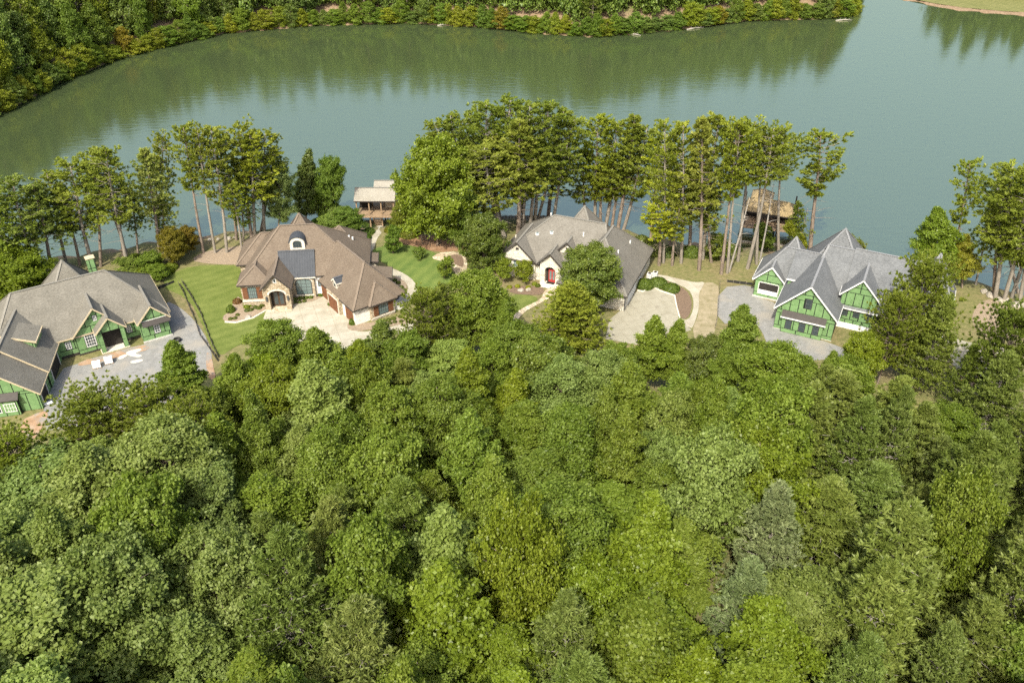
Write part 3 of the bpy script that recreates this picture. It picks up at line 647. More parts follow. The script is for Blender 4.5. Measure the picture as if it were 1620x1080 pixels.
for s in (-1,1):
    x = w2_*0.52+s*1.32; sh = part(H1,'shutter',f2,x-0.4,x+0.4,0.75,2.6,0.0,0.07,'shutter')
    for k in range(5): f2.rect(x-0.34,x+0.34,0.85+k*0.34,1.12+k*0.34,0.07,0.085).build('shutter_panel', M['garage_door'], sh)
aw = f2.solid([(w2_+0.15,2.45),(w2_+1.35,2.45),(w2_+1.35,2.55),(w2_+0.15,2.55)],-0.35,0.75).build('awning', M['metal_roof'], H1)
# garage doors on the court side (viewer side of the wing = right of travel)
lf, ll = lface(inf, False)
for k,(x,wd) in enumerate(((ll-1.75,2.5),(ll-6.2,3.0),(ll-10.0,2.6))):
    if k == 1:   # projecting stone bay with dormer
        MB().solid([lf.p(x-2.1,-0.4,0),lf.p(x+2.1,-0.4,0),lf.p(x+2.1,-0.4,0.55),lf.p(x-2.1,-0.4,0.55)],[lf.p(x-2.1,3.0,0),lf.p(x+2.1,3.0,0),lf.p(x+2.1,3.0,0.55),lf.p(x-2.1,3.0,0.55)]).build('garage_bay', M['stone_wall'], H1)
    o = 0.55 if k == 1 else 0.0
    part(H1,'door_surround',lf,x-wd/2-0.22,x+wd/2+0.22,-0.05,2.62,o,o+0.05,'limestone')
    gd = part(H1,'garage_door',lf,x-wd/2,x+wd/2,0.05,2.4,o+0.05,o+0.09,'garage_door')
    for r_ in range(4):
        for c_ in range(4):
            lf.rect(x-wd/2+0.06+c_*wd/4, x-wd/2+(c_+1)*wd/4-0.06, 0.12+r_*0.57, 0.12+r_*0.57+0.47, o+0.09, o+0.11).build('door_panel', M['shutter'], gd)
# small gabled dormer over the garage
q = lf.p(ll-6.6,3.9,-0.2)
A2 = (q[0]-lf.m[0]*2.2, q[1]-lf.m[1]*2.2); 
roof(H1, A2, (q[0]+lf.m[0]*0.1,q[1]+lf.m[1]*0.1), 0.8, 4.75, 5.45, 0, 0, M['metal_roof'], M['metal_rib'], M['limestone'], name='dormer_roof')
wl3, inf3 = walls(H1, A2, (q[0]+lf.m[0]*0.1,q[1]+lf.m[1]*0.1), 0.8, 4.75, 5.45, 0.1, 0.15, M['limestone'], True, z0=3.4, ins=0.12)
f3,w3=bface(inf3); window(H1,f3,w3/2,3.95,0.6,0.9,2,2,'frame_dark','glass',arch=0.25)
for (u_,v_,z_) in ((17.2,10.6,6.4),(17.8,10.3,6.2)):
    MB().tube([(u_,v_,z_-0.6),(u_,v_,z_+0.35)],[0.16,0.16],8).build('roof_vent', M['white'], H1)

# ================================================================== WHITE STONE HOUSE (centre right)
a2 = math.radians(-22); H2 = empty('white_stone_house', (0.8,130.3,0), a2)
tag(H2, 'white stone house with taupe shingle roof and arched red door porch', 'house')
rt, ct = M['roof_tan'], M['ridge_grey']; wsm = M['white_stone']
roof(H2, (-3.75,7.2),(16,7.2), 6.6, 3.3, 9.5, 7.8, 3, rt, ct, dt); walls(H2, (-3.75,7.2),(16,7.2), 6.6, 3.3, 9.5, 0.45, 0.45, wsm)
def gable_end(H, uc, hw, vfront, ez, apex, vback, wallm, roofm, capm, trimm, z0=-0.6, rake=None, winset=0.36):
    roof(H, (uc,vback),(uc,vfront), hw, ez, apex, 0, 0, roofm, capm, trimm, rake=rake)
    w_, i_ = walls(H, (uc,vback),(uc,vfront), hw, ez, apex, 0.3, winset, wallm, True, z0=z0, ins=0.4 if hw>1.5 else 0.2)
    f_, ww_ = bface(i_); return w_, i_, f_, ww_
_,_,fc,ww = gable_end(H2, -0.2, 3.65, 0.35, 3.35, 6.75, 8.0, wsm, rt, ct, dt)
window(H2, fc, ww*0.5, 1.15, 1.55, 2.4, 2, 3, 'white','glass_sky_tint', arch=0.75)
arch_ring(fc, ww*0.5, 0.85, 2.8, 0.78, 0.14, 0.0, 0.05).build('arch_trim', M['limestone'], H2)
part(H2,'window_apron',fc,ww*0.5-0.85,ww*0.5+0.85,-0.2,1.05,0.0,0.07,'limestone'); part(H2,'gable_vent',fc,ww*0.5-0.25,ww*0.5+0.25,5.2,5.6,0.0,0.05,'dark')
_,_,f_2,w_2 = gable_end(H2, 8.0, 3.9, 2.3, 3.45, 7.35, 9.0, wsm, rt, ct, dt)
part(H2,'gable_vent',f_2,w_2*0.5-0.25,w_2*0.5+0.25,5.9,6.25,0.0,0.05,'dark')
# porch gable with real arched opening
uc, hw_, vf = 5.95, 2.15, 0.15
roof(H2, (uc,3.5),(uc,vf-0.4), hw_, 3.95, 6.1, 0, 0, rt, ct, dt, name='porch_roof')
pf = Face((uc-hw_+0.35,vf),(1,0)); ww = 2*hw_-0.7; c = ww/2; ow = 0.95
m = MB()
for x0,x1 in ((0,c-ow),(c+ow,ww)): pf.rect(x0,x1,-0.5,4.1,-2.2,0.0,m)
for k in range(12):
    a0,a1=math.pi*k/12,math.pi*(k+1)/12; p0=(c+ow*math.cos(a0),2.5+0.9*math.sin(a0)); p1=(c+ow*math.cos(a1),2.5+0.9*math.sin(a1))
    pf.solid([p0,(p0[0],4.1),(p1[0],4.1),p1],-0.45,0.0,m)
pf.solid([(0,4.1),(ww,4.1),(c,5.85)],-0.45,0.0,m)
m.build('porch_front', wsm, H2)
part(H2,'porch_floor',pf,0,ww,-0.4,0.2,-2.2,0.1,'limestone'); part(H2,'door_mat',pf,c-0.7,c+0.7,0.2,0.23,-0.9,0.0,'black_plastic')
part(H2,'porch_shade_panel',pf,c-ow,c+ow,0.2,4.0,-0.84,-0.78,'dark')  # panel coloured near-black as painted shade behind the porch arch
dr = part(H2,'front_door',pf,c-0.5,c+0.75,0.22,2.6,-0.78,-0.70,'red_door')
for s in (-1,1): pf.rect(c+0.13+s*0.28-0.17,c+0.13+s*0.28+0.17,0.7,2.3,-0.70,-0.68).build('pane', M['glass_sky_tint'], dr)
for k in range(3): part(H2,'step',pf,0.2+0.1*k,ww-0.2-0.1*k,-0.4,0.15-0.06*k,0.1+0.35*k,0.1+0.35*(k+1),'limestone')
# garage wing on the right with a long side slope
roof(H2, (14.3,13.6),(14.3,-3.7), 5.9, 3.05, 9.25, 6.0, 6.4, rt, ct, dt); wl, inf = walls(H2, (14.3,13.6),(14.3,-3.7), 5.9, 3.05, 9.25, 0.45, 0.45, wsm)
lf, ll = lface(inf, True)
for x,wd in ((5.4-0.9,4.9),):
    part(H2,'garage_recess',lf,x-wd/2-0.15,x+wd/2+0.15,-0.1,2.5,0.0,0.03,'limestone'); gd = part(H2,'garage_door',lf,x-wd/2,x+wd/2,0.05,2.35,0.03,0.06,'white')
    for r_ in range(4):
        for c_ in range(6): lf.rect(x-wd/2+0.06+c_*wd/6,x-wd/2+(c_+1)*wd/6-0.06,0.12+r_*0.55,0.57+r_*0.55,0.06,0.075).build('door_panel', M['white'], gd)
window(H2, lf, 9.6, 1.1, 1.2, 1.3, 2, 2, 'white', 'glass'); window(H2, lf, 13.0, 1.1, 1.2, 1.3, 2, 2, 'white', 'glass')
MB().tube([lf.p(0.05,2.9,0.1),lf.p(0.05,0,0.1)],[0.06,0.06]).build('downpipe', dt, H2)
# rear peaks
roof(H2, (8.2,5.6),(8.2,15.8), 4.6, 3.4, 10.3, 4.9, 4.9, rt, ct, dt)
# sun tubes and vents on the roof
def on_plane(u, v, z, r, hgt, mat, name):
    MB().tube([(u,v,z-0.2),(u,v,z+hgt)],[r,r],12).build(name, mat, H2)
for u,v in ((2.0,4.4),(4.4,4.9)):
    z = 3.3+(v-0.6)*6.2/6.6; on_plane(u,v,z,0.34,0.14,M['white'],'sun_tube'); MB().tube([(u,v,z),(u,v,z+0.2)],[0.22,0.22],10).build('tube_lens', M['glass_sky_tint'], H2)
for u,v,zz in ((9.9,5.2,7.8),(16.6,3.0,6.9),(17.2,8.2,6.3),(-2.4,5.6,4.8),(2.9,8.6,8.6),(16.4,1.0,6.6)):
    MB().tube([(u,v,zz-0.5),(u,v,zz+0.42)],[0.13,0.13],8).build('roof_vent', M['white'] if zz>5 else M['limestone'], H2)

# ================================================================== GREEN HOUSE on the right (slate roof)
a4 = math.radians(-26); H4 = empty('green_slate_house', (40.4,115.0,0), a4)
tag(H4, 'unfinished green sheathed house with slate grey roof on the right', 'house')
rs, cs, wt = M['roof_slate'], M['ridge_slate'], M['white']; tp = M['tape']
def conv_gable(info): 
    w_ = info['L']-info['R']; return [(0.02,info['z0']+0.5),(w_-0.02,info['z0']+0.5),(w_-0.02,info['ze']-0.05),(w_/2,info['rz']-0.08),(0.02,info['ze']-0.05)]
roof(H4, (3.0,12.0),(21.5,12.0), 6.9, 3.6, 10.0, 2, 2.5, rs, cs, wt); walls(H4, (3.0,12.0),(21.5,12.0), 6.9, 3.6, 10.0, 0.45, 0.45, tp)
# raised right half of the front slope
roof(H4, (8.95,12.02),(21.7,12.02), 7.25, 3.7, 10.3, 0, 3.0, rs, cs, wt)
# left wing and garage gable
roof(H4, (-5.3,12.4),(6.0,12.4), 3.85, 3.3, 8.0, 4.0, 0, rs, cs, wt); wl, inf = walls(H4, (-5.3,12.4),(6.0,12.4), 3.85, 3.3, 8.0, 0.45, 0.5, tp)
wl, inf, fc, ww = gable_end(H4, -2.45, 2.75, 8.05, 3.35, 6.15, 11.5, tp, rs, cs, wt)
hole = (ww*0.5-1.6, ww*0.5+1.45, 0.75, 2.85)
panels(wl, fc, conv_gable(inf), [hole], seed=3)
gd = part(H4,'garage_opening',fc,*hole,0.004,0.02,'dark'); m = MB()
fc.rect(hole[0]-0.12,hole[0],hole[2],hole[3],0,0.07,m); fc.rect(hole[1],hole[1]+0.12,hole[2],hole[3],0,0.07,m); fc.rect(hole[0],hole[1],hole[3],hole[3]+0.12,0,0.07,m)
m.build('opening_frame', M['white'], H4); part(H4,'half_door',fc,hole[0]+0.05,hole[1]-0.05,0.78,1.55,0.02,0.05,'plastic_white'); part(H4,'foundation',fc,-0.1,ww+0.1,-0.6,0.3,0.0,0.08,'foundation')
lf,ll = lface(inf, False)
# shed dormer between garage and centre wing
MB().solid([(0.25,6.5,5.4),(5.0,6.5,5.4),(5.0,12.2,7.7),(0.25,12.2,7.7)],[(0.25,6.5,5.55),(5.0,6.5,5.55),(5.0,12.2,7.9),(0.25,12.2,7.9)]).build('shed_roof', rs, H4)
dw = MB().box(0.45,4.8,6.85,10.6,-0.5,5.5).build('dormer_wall', tp, H4); df = Face((0.45,6.85),(1,0)); panels(dw, df, [(0.02,0.3),(4.3,0.3),(4.3,5.4),(0.02,5.4)], rows=(0.3,2.7,3.9,5.5), seed=9)
MB().bar((0.2,6.47,5.46),(5.05,6.47,5.46),0.08,0.24).build('fascia', wt, H4)
# centre gable
wl, inf, fc, ww = gable_end(H4, 4.7, 4.75, -0.25, 3.85, 8.75, 12.0, tp, rs, cs, wt, winset=0.5)
panels(wl, fc, conv_gable(inf), [(ww/2-0.62,ww/2+0.62,4.55,6.35)], seed=5, rows=(0,0.7,3.0,3.6,5.9,6.9,8.5))
window(H4, fc, ww/2+0.1, 4.7, 0.9, 1.55, 1, 2, 'frame_dark','glass',fw=0.09)
part(H4,'foundation',fc,-0.1,ww+0.1,-0.6,0.12,0.0,0.05,'foundation')
# box bay with its own little roof
bay = fc.rect(1.15,ww-1.45,-0.2,2.75,0.0,0.6).build('bay_wall', tp, H4); bf = Face((fc.o[0]+fc.m[0]*0.6+fc.t[0]*1.15, fc.o[1]+fc.m[1]*0.6+fc.t[1]*1.15), fc.t); bw = ww-2.6
hs = [(bw*k/6-0.5, bw*k/6+0.5, 0.75, 2.35) for k in (1,3,5)]
panels(bay, bf, [(0.02,0.1),(bw-0.02,0.1),(bw-0.02,2.7),(0.02,2.7)], hs, seed=6, rows=(0,0.75,2.8), cw=1.15)
for k in (1,3,5): window(H4, bf, bw*k/6, 0.8, 0.85, 1.5, 1, 2, 'frame_dark','glass',fw=0.09)
br = MB().solid([fc.p(0.9,2.8,0.95),fc.p(ww-1.2,2.8,0.95),fc.p(ww-1.2,3.45,0.0),fc.p(0.9,3.45,0.0)],[fc.p(0.9,2.92,0.95),fc.p(ww-1.2,2.92,0.95),fc.p(ww-1.2,3.6,0.0),fc.p(0.9,3.6,0.0)]).build('bay_roof', M['dark_trim'], H4)
MB().bar(fc.p(0.85,2.82,0.98),fc.p(ww-1.15,2.82,0.98),0.08,0.2).build('fascia', wt, br)
# right gable, two storeys
wl, inf, fc, ww = gable_end(H4, 11.45, 2.95, 4.75, 5.85, 8.95, 12.0, tp, rs, cs, wt)
hs = [(ww*k-0.5,ww*k+0.5,2.1,3.9) for k in (0.18,0.52,0.86)]
panels(wl, fc, conv_gable(inf), hs, seed=8, rows=(0,1.6,4.1,6.3,7.3,9))
for k in (0.18,0.52,0.86): window(H4, fc, ww*k, 2.2, 0.85, 1.6, 1, 2, 'frame_dark','glass',fw=0.09)
part(H4,'house_wrap',fc,-0.3,ww+0.3,-0.5,0.95,0.04,0.10,'plastic_white')
lf,ll = lface(inf, True); panels(wl, lf, [(0.1,0),(ll-0.1,0),(ll-0.1,5.6),(0.1,5.6)], seed=10)
lf,ll = lface(inf, False); panels(wl, lf, [(ll-1.8,0),(ll-0.05,0),(ll-0.05,5.6),(ll-1.8,5.6)], seed=11)
# right end wing and rear peaks
wl, inf, fc, ww = gable_end(H4, 20.6, 3.2, 2.6, 3.5, 6.9, 9.0, tp, rs, cs, wt); panels(wl, fc, conv_gable(inf), [], seed=12)
roof(H4, (6.6,11.0),(6.6,21.6), 5.7, 3.4, 11.3, 5.2, 5.2, rs, cs, wt); walls(H4,(6.6,11.0),(6.6,21.6),5.7,3.4,11.3,0.5,0.45,tp)
roof(H4, (-0.4,11.0),(-0.4,18.2), 3.4, 3.2, 9.0, 3.5, 3.5, rs, cs, wt); roof(H4, (21.0,10.8),(21.0,18.6), 3.8, 3.4, 10.9, 3.8, 3.8, rs, cs, wt)
for u_,v_,z_ in ((3.0,9.6,6.4),(15.5,9.0,8.0)): MB().tube([(u_,v_,z_-0.3),(u_,v_,z_+0.45)],[0.06,0.06],6).build('roof_vent', M['dark_trim'], H4)

# ================================================================== GREEN HOUSE on the left (weathered roof)
a3 = math.radians(32); H3 = empty('green_taupe_house', (-64.0,106.7,0), a3)
tag(H3, 'unfinished green sheathed house with taupe roof on the left', 'house')
def loc3(x, y):
    dx, dy = x+64.0, y-106.7; c_, s_ = math.cos(a3), math.sin(a3); return (dx*c_+dy*s_, -dx*s_+dy*c_)
rg, cg, ctm = M['roof_grey'], M['ridge_grey'], M['cream_trim']
roof(H3, (-11.0,7.5),(13.9,7.5), 6.7, 3.3, 9.3, 5, 6.9, rg, cg, ctm); wl, inf = walls(H3, (-11.0,7.5),(13.9,7.5), 6.7, 3.3, 9.3, 0.5, 0.5, tp)
lf, ll = lface(inf, False)
def U(face, u): return (u-face.o[0])/face.t[0] if abs(face.t[0]) > 0.5 else 0
hs = [(U(lf,-1.0)-0.45,U(lf,-1.0)+0.45,1.3,2.6),(U(lf,7.6)-0.45,U(lf,7.6)+0.45,1.3,2.6)]
panels(wl, lf, [(U(lf,-3.2),0.3),(U(lf,13.3),0.3),(U(lf,13.3),3.3),(U(lf,-3.2),3.3)], hs, seed=21, rows=(0.3,1.2,3.4))
for u_ in (-1.0,7.6): window(H3, lf, U(lf,u_), 1.35, 0.75, 1.2, 2, 3, 'white','glass',fw=0.1)
part(H3,'foundation',lf,U(lf,-3.5),U(lf,13.4),-0.6,0.42,0.0,0.12,'dark_trim')
# gable B
wl, inf, fc, ww = gable_end(H3, 3.45, 3.75, 0.35, 3.4, 7.4, 7.6, tp, rg, cg, ctm, winset=0.5)
hs = [(1.15,2.75,0.95,3.35),(ww/2-0.32,ww/2+0.32,5.0,6.0)]
panels(wl, fc, conv_gable(inf), hs, seed=22, rows=(0,0.8,3.0,4.4,5.6,7.5))
window(H3, fc, 1.95, 1.0, 1.45, 2.25, 4, 4, 'white','glass',fw=0.12); window(H3, fc, ww/2, 5.05, 0.5, 0.85, 2, 2, 'white','glass',fw=0.08)
part(H3,'foundation',fc,-0.1,ww,-0.6,0.25,0.0,0.14,'dark_trim')
# entry portico
roof(H3, (4.95,3.5),(4.95,-0.95), 2.2, 3.75, 5.95, 0, 0, rg, cg, ctm, name='porch_roof')
pf = Face((3.05,-0.55),(1,0)); ww = 3.8
m = MB()
for x0,x1 in ((0,0.62),(ww-0.62,ww)): pf.rect(x0,x1,-0.1,3.5,-0.62,0.0,m)
pw = pf.solid([(0,3.5),(ww,3.5),(ww,3.75),(ww/2,5.7),(0,3.75)],-0.6,0.0,m).build('porch_front', tp, H3)
for x0,x1 in ((0,0.62),(ww-0.62,ww)):
    for z0_,z1_ in ((0.0,1.5),(1.57,3.45)): pf.rect(x0+0.03,x1-0.03,z0_,z1_,0.004,0.035).build('sheathing_panel', M['green'], pw)
panels(pw, pf, [(0.04,3.55),(ww-0.04,3.55),(ww-0.04,3.75),(ww/2,5.6),(0.04,3.75)], [], seed=23, rows=(3.5,7))
part(H3,'porch_floor',pf,-0.1,ww+0.1,-0.4,0.15,-1.9,0.1,'limestone'); part(H3,'portico_shade_panel',pf,0.62,ww-0.62,0.15,3.4,-1.40,-1.30,'dark')  # dark panel under the portico is painted shade, no real hole
# bay C
wl, inf, fc, ww = gable_end(H3, 11.05, 2.45, -1.15, 3.5, 6.1, 6.0, tp, rg, cg, ctm)
hs = [(ww*0.55-0.5,ww*0.55+0.5,1.1,2.6)]
panels(wl, fc, conv_gable(inf), hs, seed=24, rows=(0.2,1.0,3.0,3.9,6.5), cw=1.1)
window(H3, fc, ww*0.55, 1.15, 0.85, 1.4, 2, 3, 'white','glass',fw=0.1)
br = MB().solid([fc.p(0.3,2.95,0.75),fc.p(ww+0.25,2.95,0.75),fc.p(ww+0.25,3.5,0.0),fc.p(0.3,3.5,0.0)],[fc.p(0.3,3.05,0.75),fc.p(ww+0.25,3.05,0.75),fc.p(ww+0.25,3.65,0.0),fc.p(0.3,3.65,0.0)]).build('bay_roof', M['dark_trim'], H3)
MB().bar(fc.p(0.25,3.62,0.04),fc.p(ww+0.3,3.62,0.04),0.06,0.14).build('flashing', wt, br)
part(H3,'foundation',fc,-0.1,ww+0.1,-0.6,0.25,0.0,0.25,'foundation')
lf,ll = lface(inf, True); panels(wl, lf, [(0.05,0.2),(3.0,0.2),(3.0,3.3),(0.05,3.3)], seed=25)
lf,ll = lface(inf, False); panels(wl, lf, [(ll-2.0,0.2),(ll-0.05,0.2),(ll-0.05,3.3),(ll-2.0,3.3)], seed=26)
# rear wing and chimney
roof(H3, (2.0,8.0),(2.0,18.0), 4.7, 3.3, 9.9, 4.9, 4.9, rg, cg, ctm); walls(H3,(2.0,8.0),(2.0,18.0),4.7,3.3,9.9,0.5,0.45,tp)
ch = MB().box(5.1,6.25,8.8,9.8,6.5,11.0).build('chimney', tp, H3); cf = Face((5.1,8.8),(1,0)); panels(ch, cf, [(0.02,7),(1.13,7),(1.13,10.9),(0.02,10.9)], seed=27, rows=(7,9.4,11.6), cw=0.7); 
cf = Face((5.1,9.8),(0,-1)); panels(ch, cf, [(0.02,7),(0.98,7),(0.98,10.9),(0.02,10.9)], seed=28, rows=(7,9.4,11.6), cw=0.6)
MB().box(5.0,6.35,8.7,9.9,11.0,11.12).build('chimney_cap', M['cream_trim'], ch)
# garage wing
gd_ = unit((0.222,-0.975))
Rn = (0.975,0.222)
e1 = (-64.6,99.2); B1 = (e1[0]-5.3*Rn[0], e1[1]-5.3*Rn[1]); A1 = (B1[0]-13*gd_[0], B1[1]-13*gd_[1])
e2 = (-63.7,94.4); B2 = (e2[0]-5.1*Rn[0], e2[1]-5.1*Rn[1]); A2 = (B2[0]-9*gd_[0], B2[1]-9*gd_[1])
roof(H3, loc3(*A1), loc3(*B1), 5.3, 3.05, 7.55, 0, 0, rg, cg, ctm)
roof(H3, loc3(*A2), loc3(*B2), 5.1, 2.85, 7.1, 0, 0, rg, cg, ctm)
wl, inf = walls(H3, loc3(*A2), loc3(*B2), 5.1, 2.85, 7.1, 0.5, 0.45, tp, True)
fc, ww = bface(inf)
hs = [(ww*0.38-1.0,ww*0.38+1.0,0.7,2.3),(ww*0.42-0.4,ww*0.42+0.4,3.7,5.0)]
panels(wl, fc, conv_gable(inf), hs, seed=31, rows=(0,2.9,3.3,5.5,7.5), cw=1.3)
window(H3, fc, ww*0.42, 3.75, 0.7, 1.2, 2, 2, 'white','glass'); 
bay = fc.rect(ww*0.05,ww*0.72,-0.2,2.5,0.0,0.7).build('bay_wall', tp, H3); bf = Face((fc.o[0]+fc.m[0]*0.7+fc.t[0]*ww*0.05, fc.o[1]+fc.m[1]*0.7+fc.t[1]*ww*0.05), fc.t); bw=ww*0.67
panels(bay, bf, [(0.02,0),(bw-0.02,0),(bw-0.02,2.45),(0.02,2.45)], [(bw*0.5-1.0,bw*0.5+1.0,0.6,2.1)], seed=32, rows=(0,2.6), cw=1.5)
window(H3, bf, bw*0.5, 0.65, 1.9, 1.4, 4, 2, 'white','glass',fw=0.1); window(H3, bf, bw*0.83, 0.65, 1.5, 1.4, 4, 2, 'white','glass',fw=0.1)
br = MB().solid([fc.p(ww*0.02,2.55,1.0),fc.p(ww*0.75,2.55,1.0),fc.p(ww*0.75,3.15,0.0),fc.p(ww*0.02,3.15,0.0)],[fc.p(ww*0.02,2.65,1.0),fc.p(ww*0.75,2.65,1.0),fc.p(ww*0.75,3.3,0.0),fc.p(ww*0.02,3.3,0.0)]).build('bay_roof', M['dark_trim'], H3)
lf, ll = lface(inf, True)
hs=[]
for x,wd in ((2.0,2.6),):
    hs.append((x-wd/2,x+wd/2,-0.2,2.3)); part(H3,'garage_opening',lf,x-wd/2,x+wd/2,0.02,2.3,0.005,0.03,'dark')
    m=MB(); lf.rect(x-wd/2-0.16,x-wd/2,0,2.45,0,0.1,m); lf.rect(x+wd/2,x+wd/2+0.16,0,2.45,0,0.1,m); lf.rect(x-wd/2,x+wd/2,2.3,2.45,0,0.1,m); m.build('opening_frame', wt, H3)
panels(wl, lf, [(0.05,0),(ll-0.05,0),(ll-0.05,2.7),(0.05,2.7)], hs, seed=33)
w1o, inf1 = walls(H3, loc3(*A1), loc3(*B1), 5.32, 3.05, 7.5, 1, 0.42, tp)
lf, ll = lface(inf1, True); x=3.6; wd=4.2
part(H3,'garage_opening',lf,x-wd/2,x+wd/2,0.02,2.35,0.005,0.03,'dark'); m=MB(); lf.rect(x-wd/2-0.16,x-wd/2,0,2.5,0,0.1,m); lf.rect(x+wd/2,x+wd/2+0.16,0,2.5,0,0.1,m); lf.rect(x-wd/2,x+wd/2,2.35,2.5,0,0.1,m); m.build('opening_frame', wt, H3)
panels(w1o, lf, [(0.05,0),(9.0,0),(9.0,2.9),(0.05,2.9)], [(x-wd/2,x+wd/2,-0.2,2.35)], seed=34)
# dormer on the garage slope
q = lf.p(5.4,0,-1.5)
A5 = (q[0]-lf.m[0]*4.0, q[1]-lf.m[1]*4.0); B5 = (q[0]+lf.m[0]*0.3, q[1]+lf.m[1]*0.3)
cx_, cy_ = lf.t
def dp(p, s, z): return (p[0]+lf.t[0]*s, p[1]+lf.t[1]*s, z)
MB().solid([dp(A5,-2.1,7.2),dp(A5,2.1,7.2),dp(B5,2.1,5.7),dp(B5,-2.1,5.7)],[dp(A5,-2.1,7.35),dp(A5,2.1,7.35),dp(B5,2.1,5.85),dp(B5,-2.1,5.85)]).build('dormer_roof', rg, H3)
MB().bar(dp(B5,-2.15,5.75),dp(B5,2.15,5.75),0.1,0.26).build('fascia', ctm, H3); MB().bar(dp(A5,-2.12,7.25),dp(B5,-2.12,5.75),0.1,0.26).build('fascia', ctm, H3)
C5 = (B5[0]-lf.m[0]*0.35, B5[1]-lf.m[1]*0.35)
dwl = MB().solid([dp(A5,-1.8,4.0),dp(A5,1.8,4.0),dp(C5,1.8,4.0),dp(C5,-1.8,4.0)],[dp(A5,-1.8,7.1),dp(A5,1.8,7.1),dp(C5,1.8,5.78),dp(C5,-1.8,5.78)]).build('dormer_wall', tp, H3)
df = Face(dp(C5,-1.8,0)[:2], lf.t); panels(dwl, df, [(0.02,4.2),(3.58,4.2),(3.58,5.7),(0.02,5.7)], [], rows=(4,6), seed=35)
df = Face(dp(A5,-1.8,0)[:2], lf.m); panels(dwl, df, [(0.6,5.6),(3.9,3.9),(3.9,5.75),(0.6,6.8)], [], rows=(3,8), seed=36)

# ------------------------------------------------------------------ boathouses, docks, yard things
def world_thing(name, label, cat, loc, rz=0, group=None): return tag(empty(name, loc, rz), label, cat, group)
# stone-grey boathouse at the end of the path
bx, by = P(592,318,0.2); BH = world_thing('boathouse','boathouse with pale shingle roof standing in the lake','boathouse',(bx,by,WATER_Z))
zw = -WATER_Z
M['roof_pale'] = shingle('shingle_pale', (0.19,0.175,0.14),(0.26,0.243,0.20),(0.33,0.312,0.265))
roof(BH, (-4.1,2.6),(4.1,2.6), 2.7, zw+0.2, zw+1.9, 0, 0, M['roof_pale'], M['ridge_grey'], dt)
roof(BH, (-0.7,6.4),(4.15,6.4), 2.6, zw+0.45, zw+1.8, 0, 0, M['roof_pale'], M['ridge_grey'], dt)
MB().box(-3.9,3.9,-0.6,8.4,zw-3.2,zw-2.95).build('deck', M['deck'], BH)
for u in (-3.7,-1.2,1.2,3.7):
    for v in (0.3,4.6,8.0):
        if u < -1 and v > 5: continue
        MB().box(u-0.12,u+0.12,v-0.12,v+0.12,-2.5,zw+(0.3 if v<5 else 0.6)).build('post', M['deck'], BH)
MB().box(-3.6,-1.4,3.5,4.9,zw-2.95,zw+0.2).build('storage_wall', M['dark'], BH); MB().box(1.6,3.6,3.6,4.9,zw-2.95,zw+0.2).build('storage_wall', M['cream_stucco'], BH)
for z in (0.5,1.0): MB().box(-3.8,-0.7,-0.45,-0.38,zw-2.95+z-0.05,zw-2.95+z).build('railing', M['deck'], BH); MB().box(0.9,3.8,-0.45,-0.38,zw-2.95+z-0.05,zw-2.95+z).build('railing', M['deck'], BH)
g0 = G(601,357); WK = world_thing('gangway','wooden gangway between lake path and boathouse','gangway',(g0[0],g0[1],g0[2]))
L_ = by-0.6-g0[1]; dx_ = bx+0.2-g0[0]; zt = WATER_Z+zw-2.96-g0[2]; nb = max(6,int(L_/0.3))
for k in range(nb):
    t0 = k/nb; y = L_*t0; MB().obox((dx_*t0,y+0.13),0,1.5,L_/nb-0.03,zt*t0+0.02,zt*t0+0.08).build('plank', M['deck'], WK)
for s in (-1,1): MB().bar((s*0.7,0,-0.03),(dx_+s*0.7,L_,zt-0.03),0.1,0.16).build('beam', M['deck'], WK)
# thatched boathouse behind the pines on the right
tx, ty = P(1216,352,-1.0); TB = world_thing('thatched_boathouse','boathouse with golden thatched roof behind the right pines','boathouse',(tx,ty,WATER_Z), math.radians(-14))
for (A_,B_,w_,e_,r_,h1,h2) in (((-4.6,4.5),(5.2,3.2),3.0,zw+0.3,zw+2.0,1.8,1.8),((-3.6,8.8),(0.6,8.4),2.6,zw+0.5,zw+2.0,1.6,1.6)):
    rf = roof(TB, A_, B_, w_, e_, r_, h1, h2, M['thatch'], M['thatch'], M['dark_trim'])
    d = unit((B_[0]-A_[0],B_[1]-A_[1])); n = (-d[1],d[0]); ln = math.hypot(B_[0]-A_[0],B_[1]-A_[1])
    for k in range(int(ln/0.45)):
        s = 0.2+k*0.45; t_ = min(1, s/h1, (ln-s)/h2)
        p = (A_[0]+d[0]*s-n[0]*w_, A_[1]+d[1]*s-n[1]*w_, e_+0.05); q = (A_[0]+d[0]*s-n[0]*w_*(1-t_), A_[1]+d[1]*s-n[1]*w_*(1-t_), e_+(r_-e_)*t_+0.05)
        MB().bar(p,q,0.1,0.12).build('thatch_rib', M['thatch'], rf)
MB().box(-5.0,5.6,-0.6,10.5,zw-2.4,zw-2.1).build('deck', M['deck'], TB)
for u in (-4.6,-1.5,1.8,5.2):
    for v in (0.8,6.0,9.8): MB().box(u-0.14,u+0.14,v-0.14,v+0.14,-2.0,zw+(0.5 if v<7 else 0.7)).build('post', M['dark_trim'], TB)
MB().box(-4.4,-1.7,4.4,6.0,zw-2.1,zw+0.3).build('cabin_wall', M['dark'], TB); MB().box(1.9,5.0,4.0,5.6,zw-2.1,zw+0.25).build('cabin_wall', M['dark'], TB)
for z in (0.45,0.95): MB().box(-4.9,5.5,-0.5,-0.42,zw-2.1+z-0.06,zw-2.1+z).build('railing', M['dark_trim'], TB)
for k in range(12): MB().box(-4.8+k*0.9,-4.74+k*0.9,-0.49,-0.43,zw-2.1,zw-1.2).build('baluster', M['dark_trim'], TB)
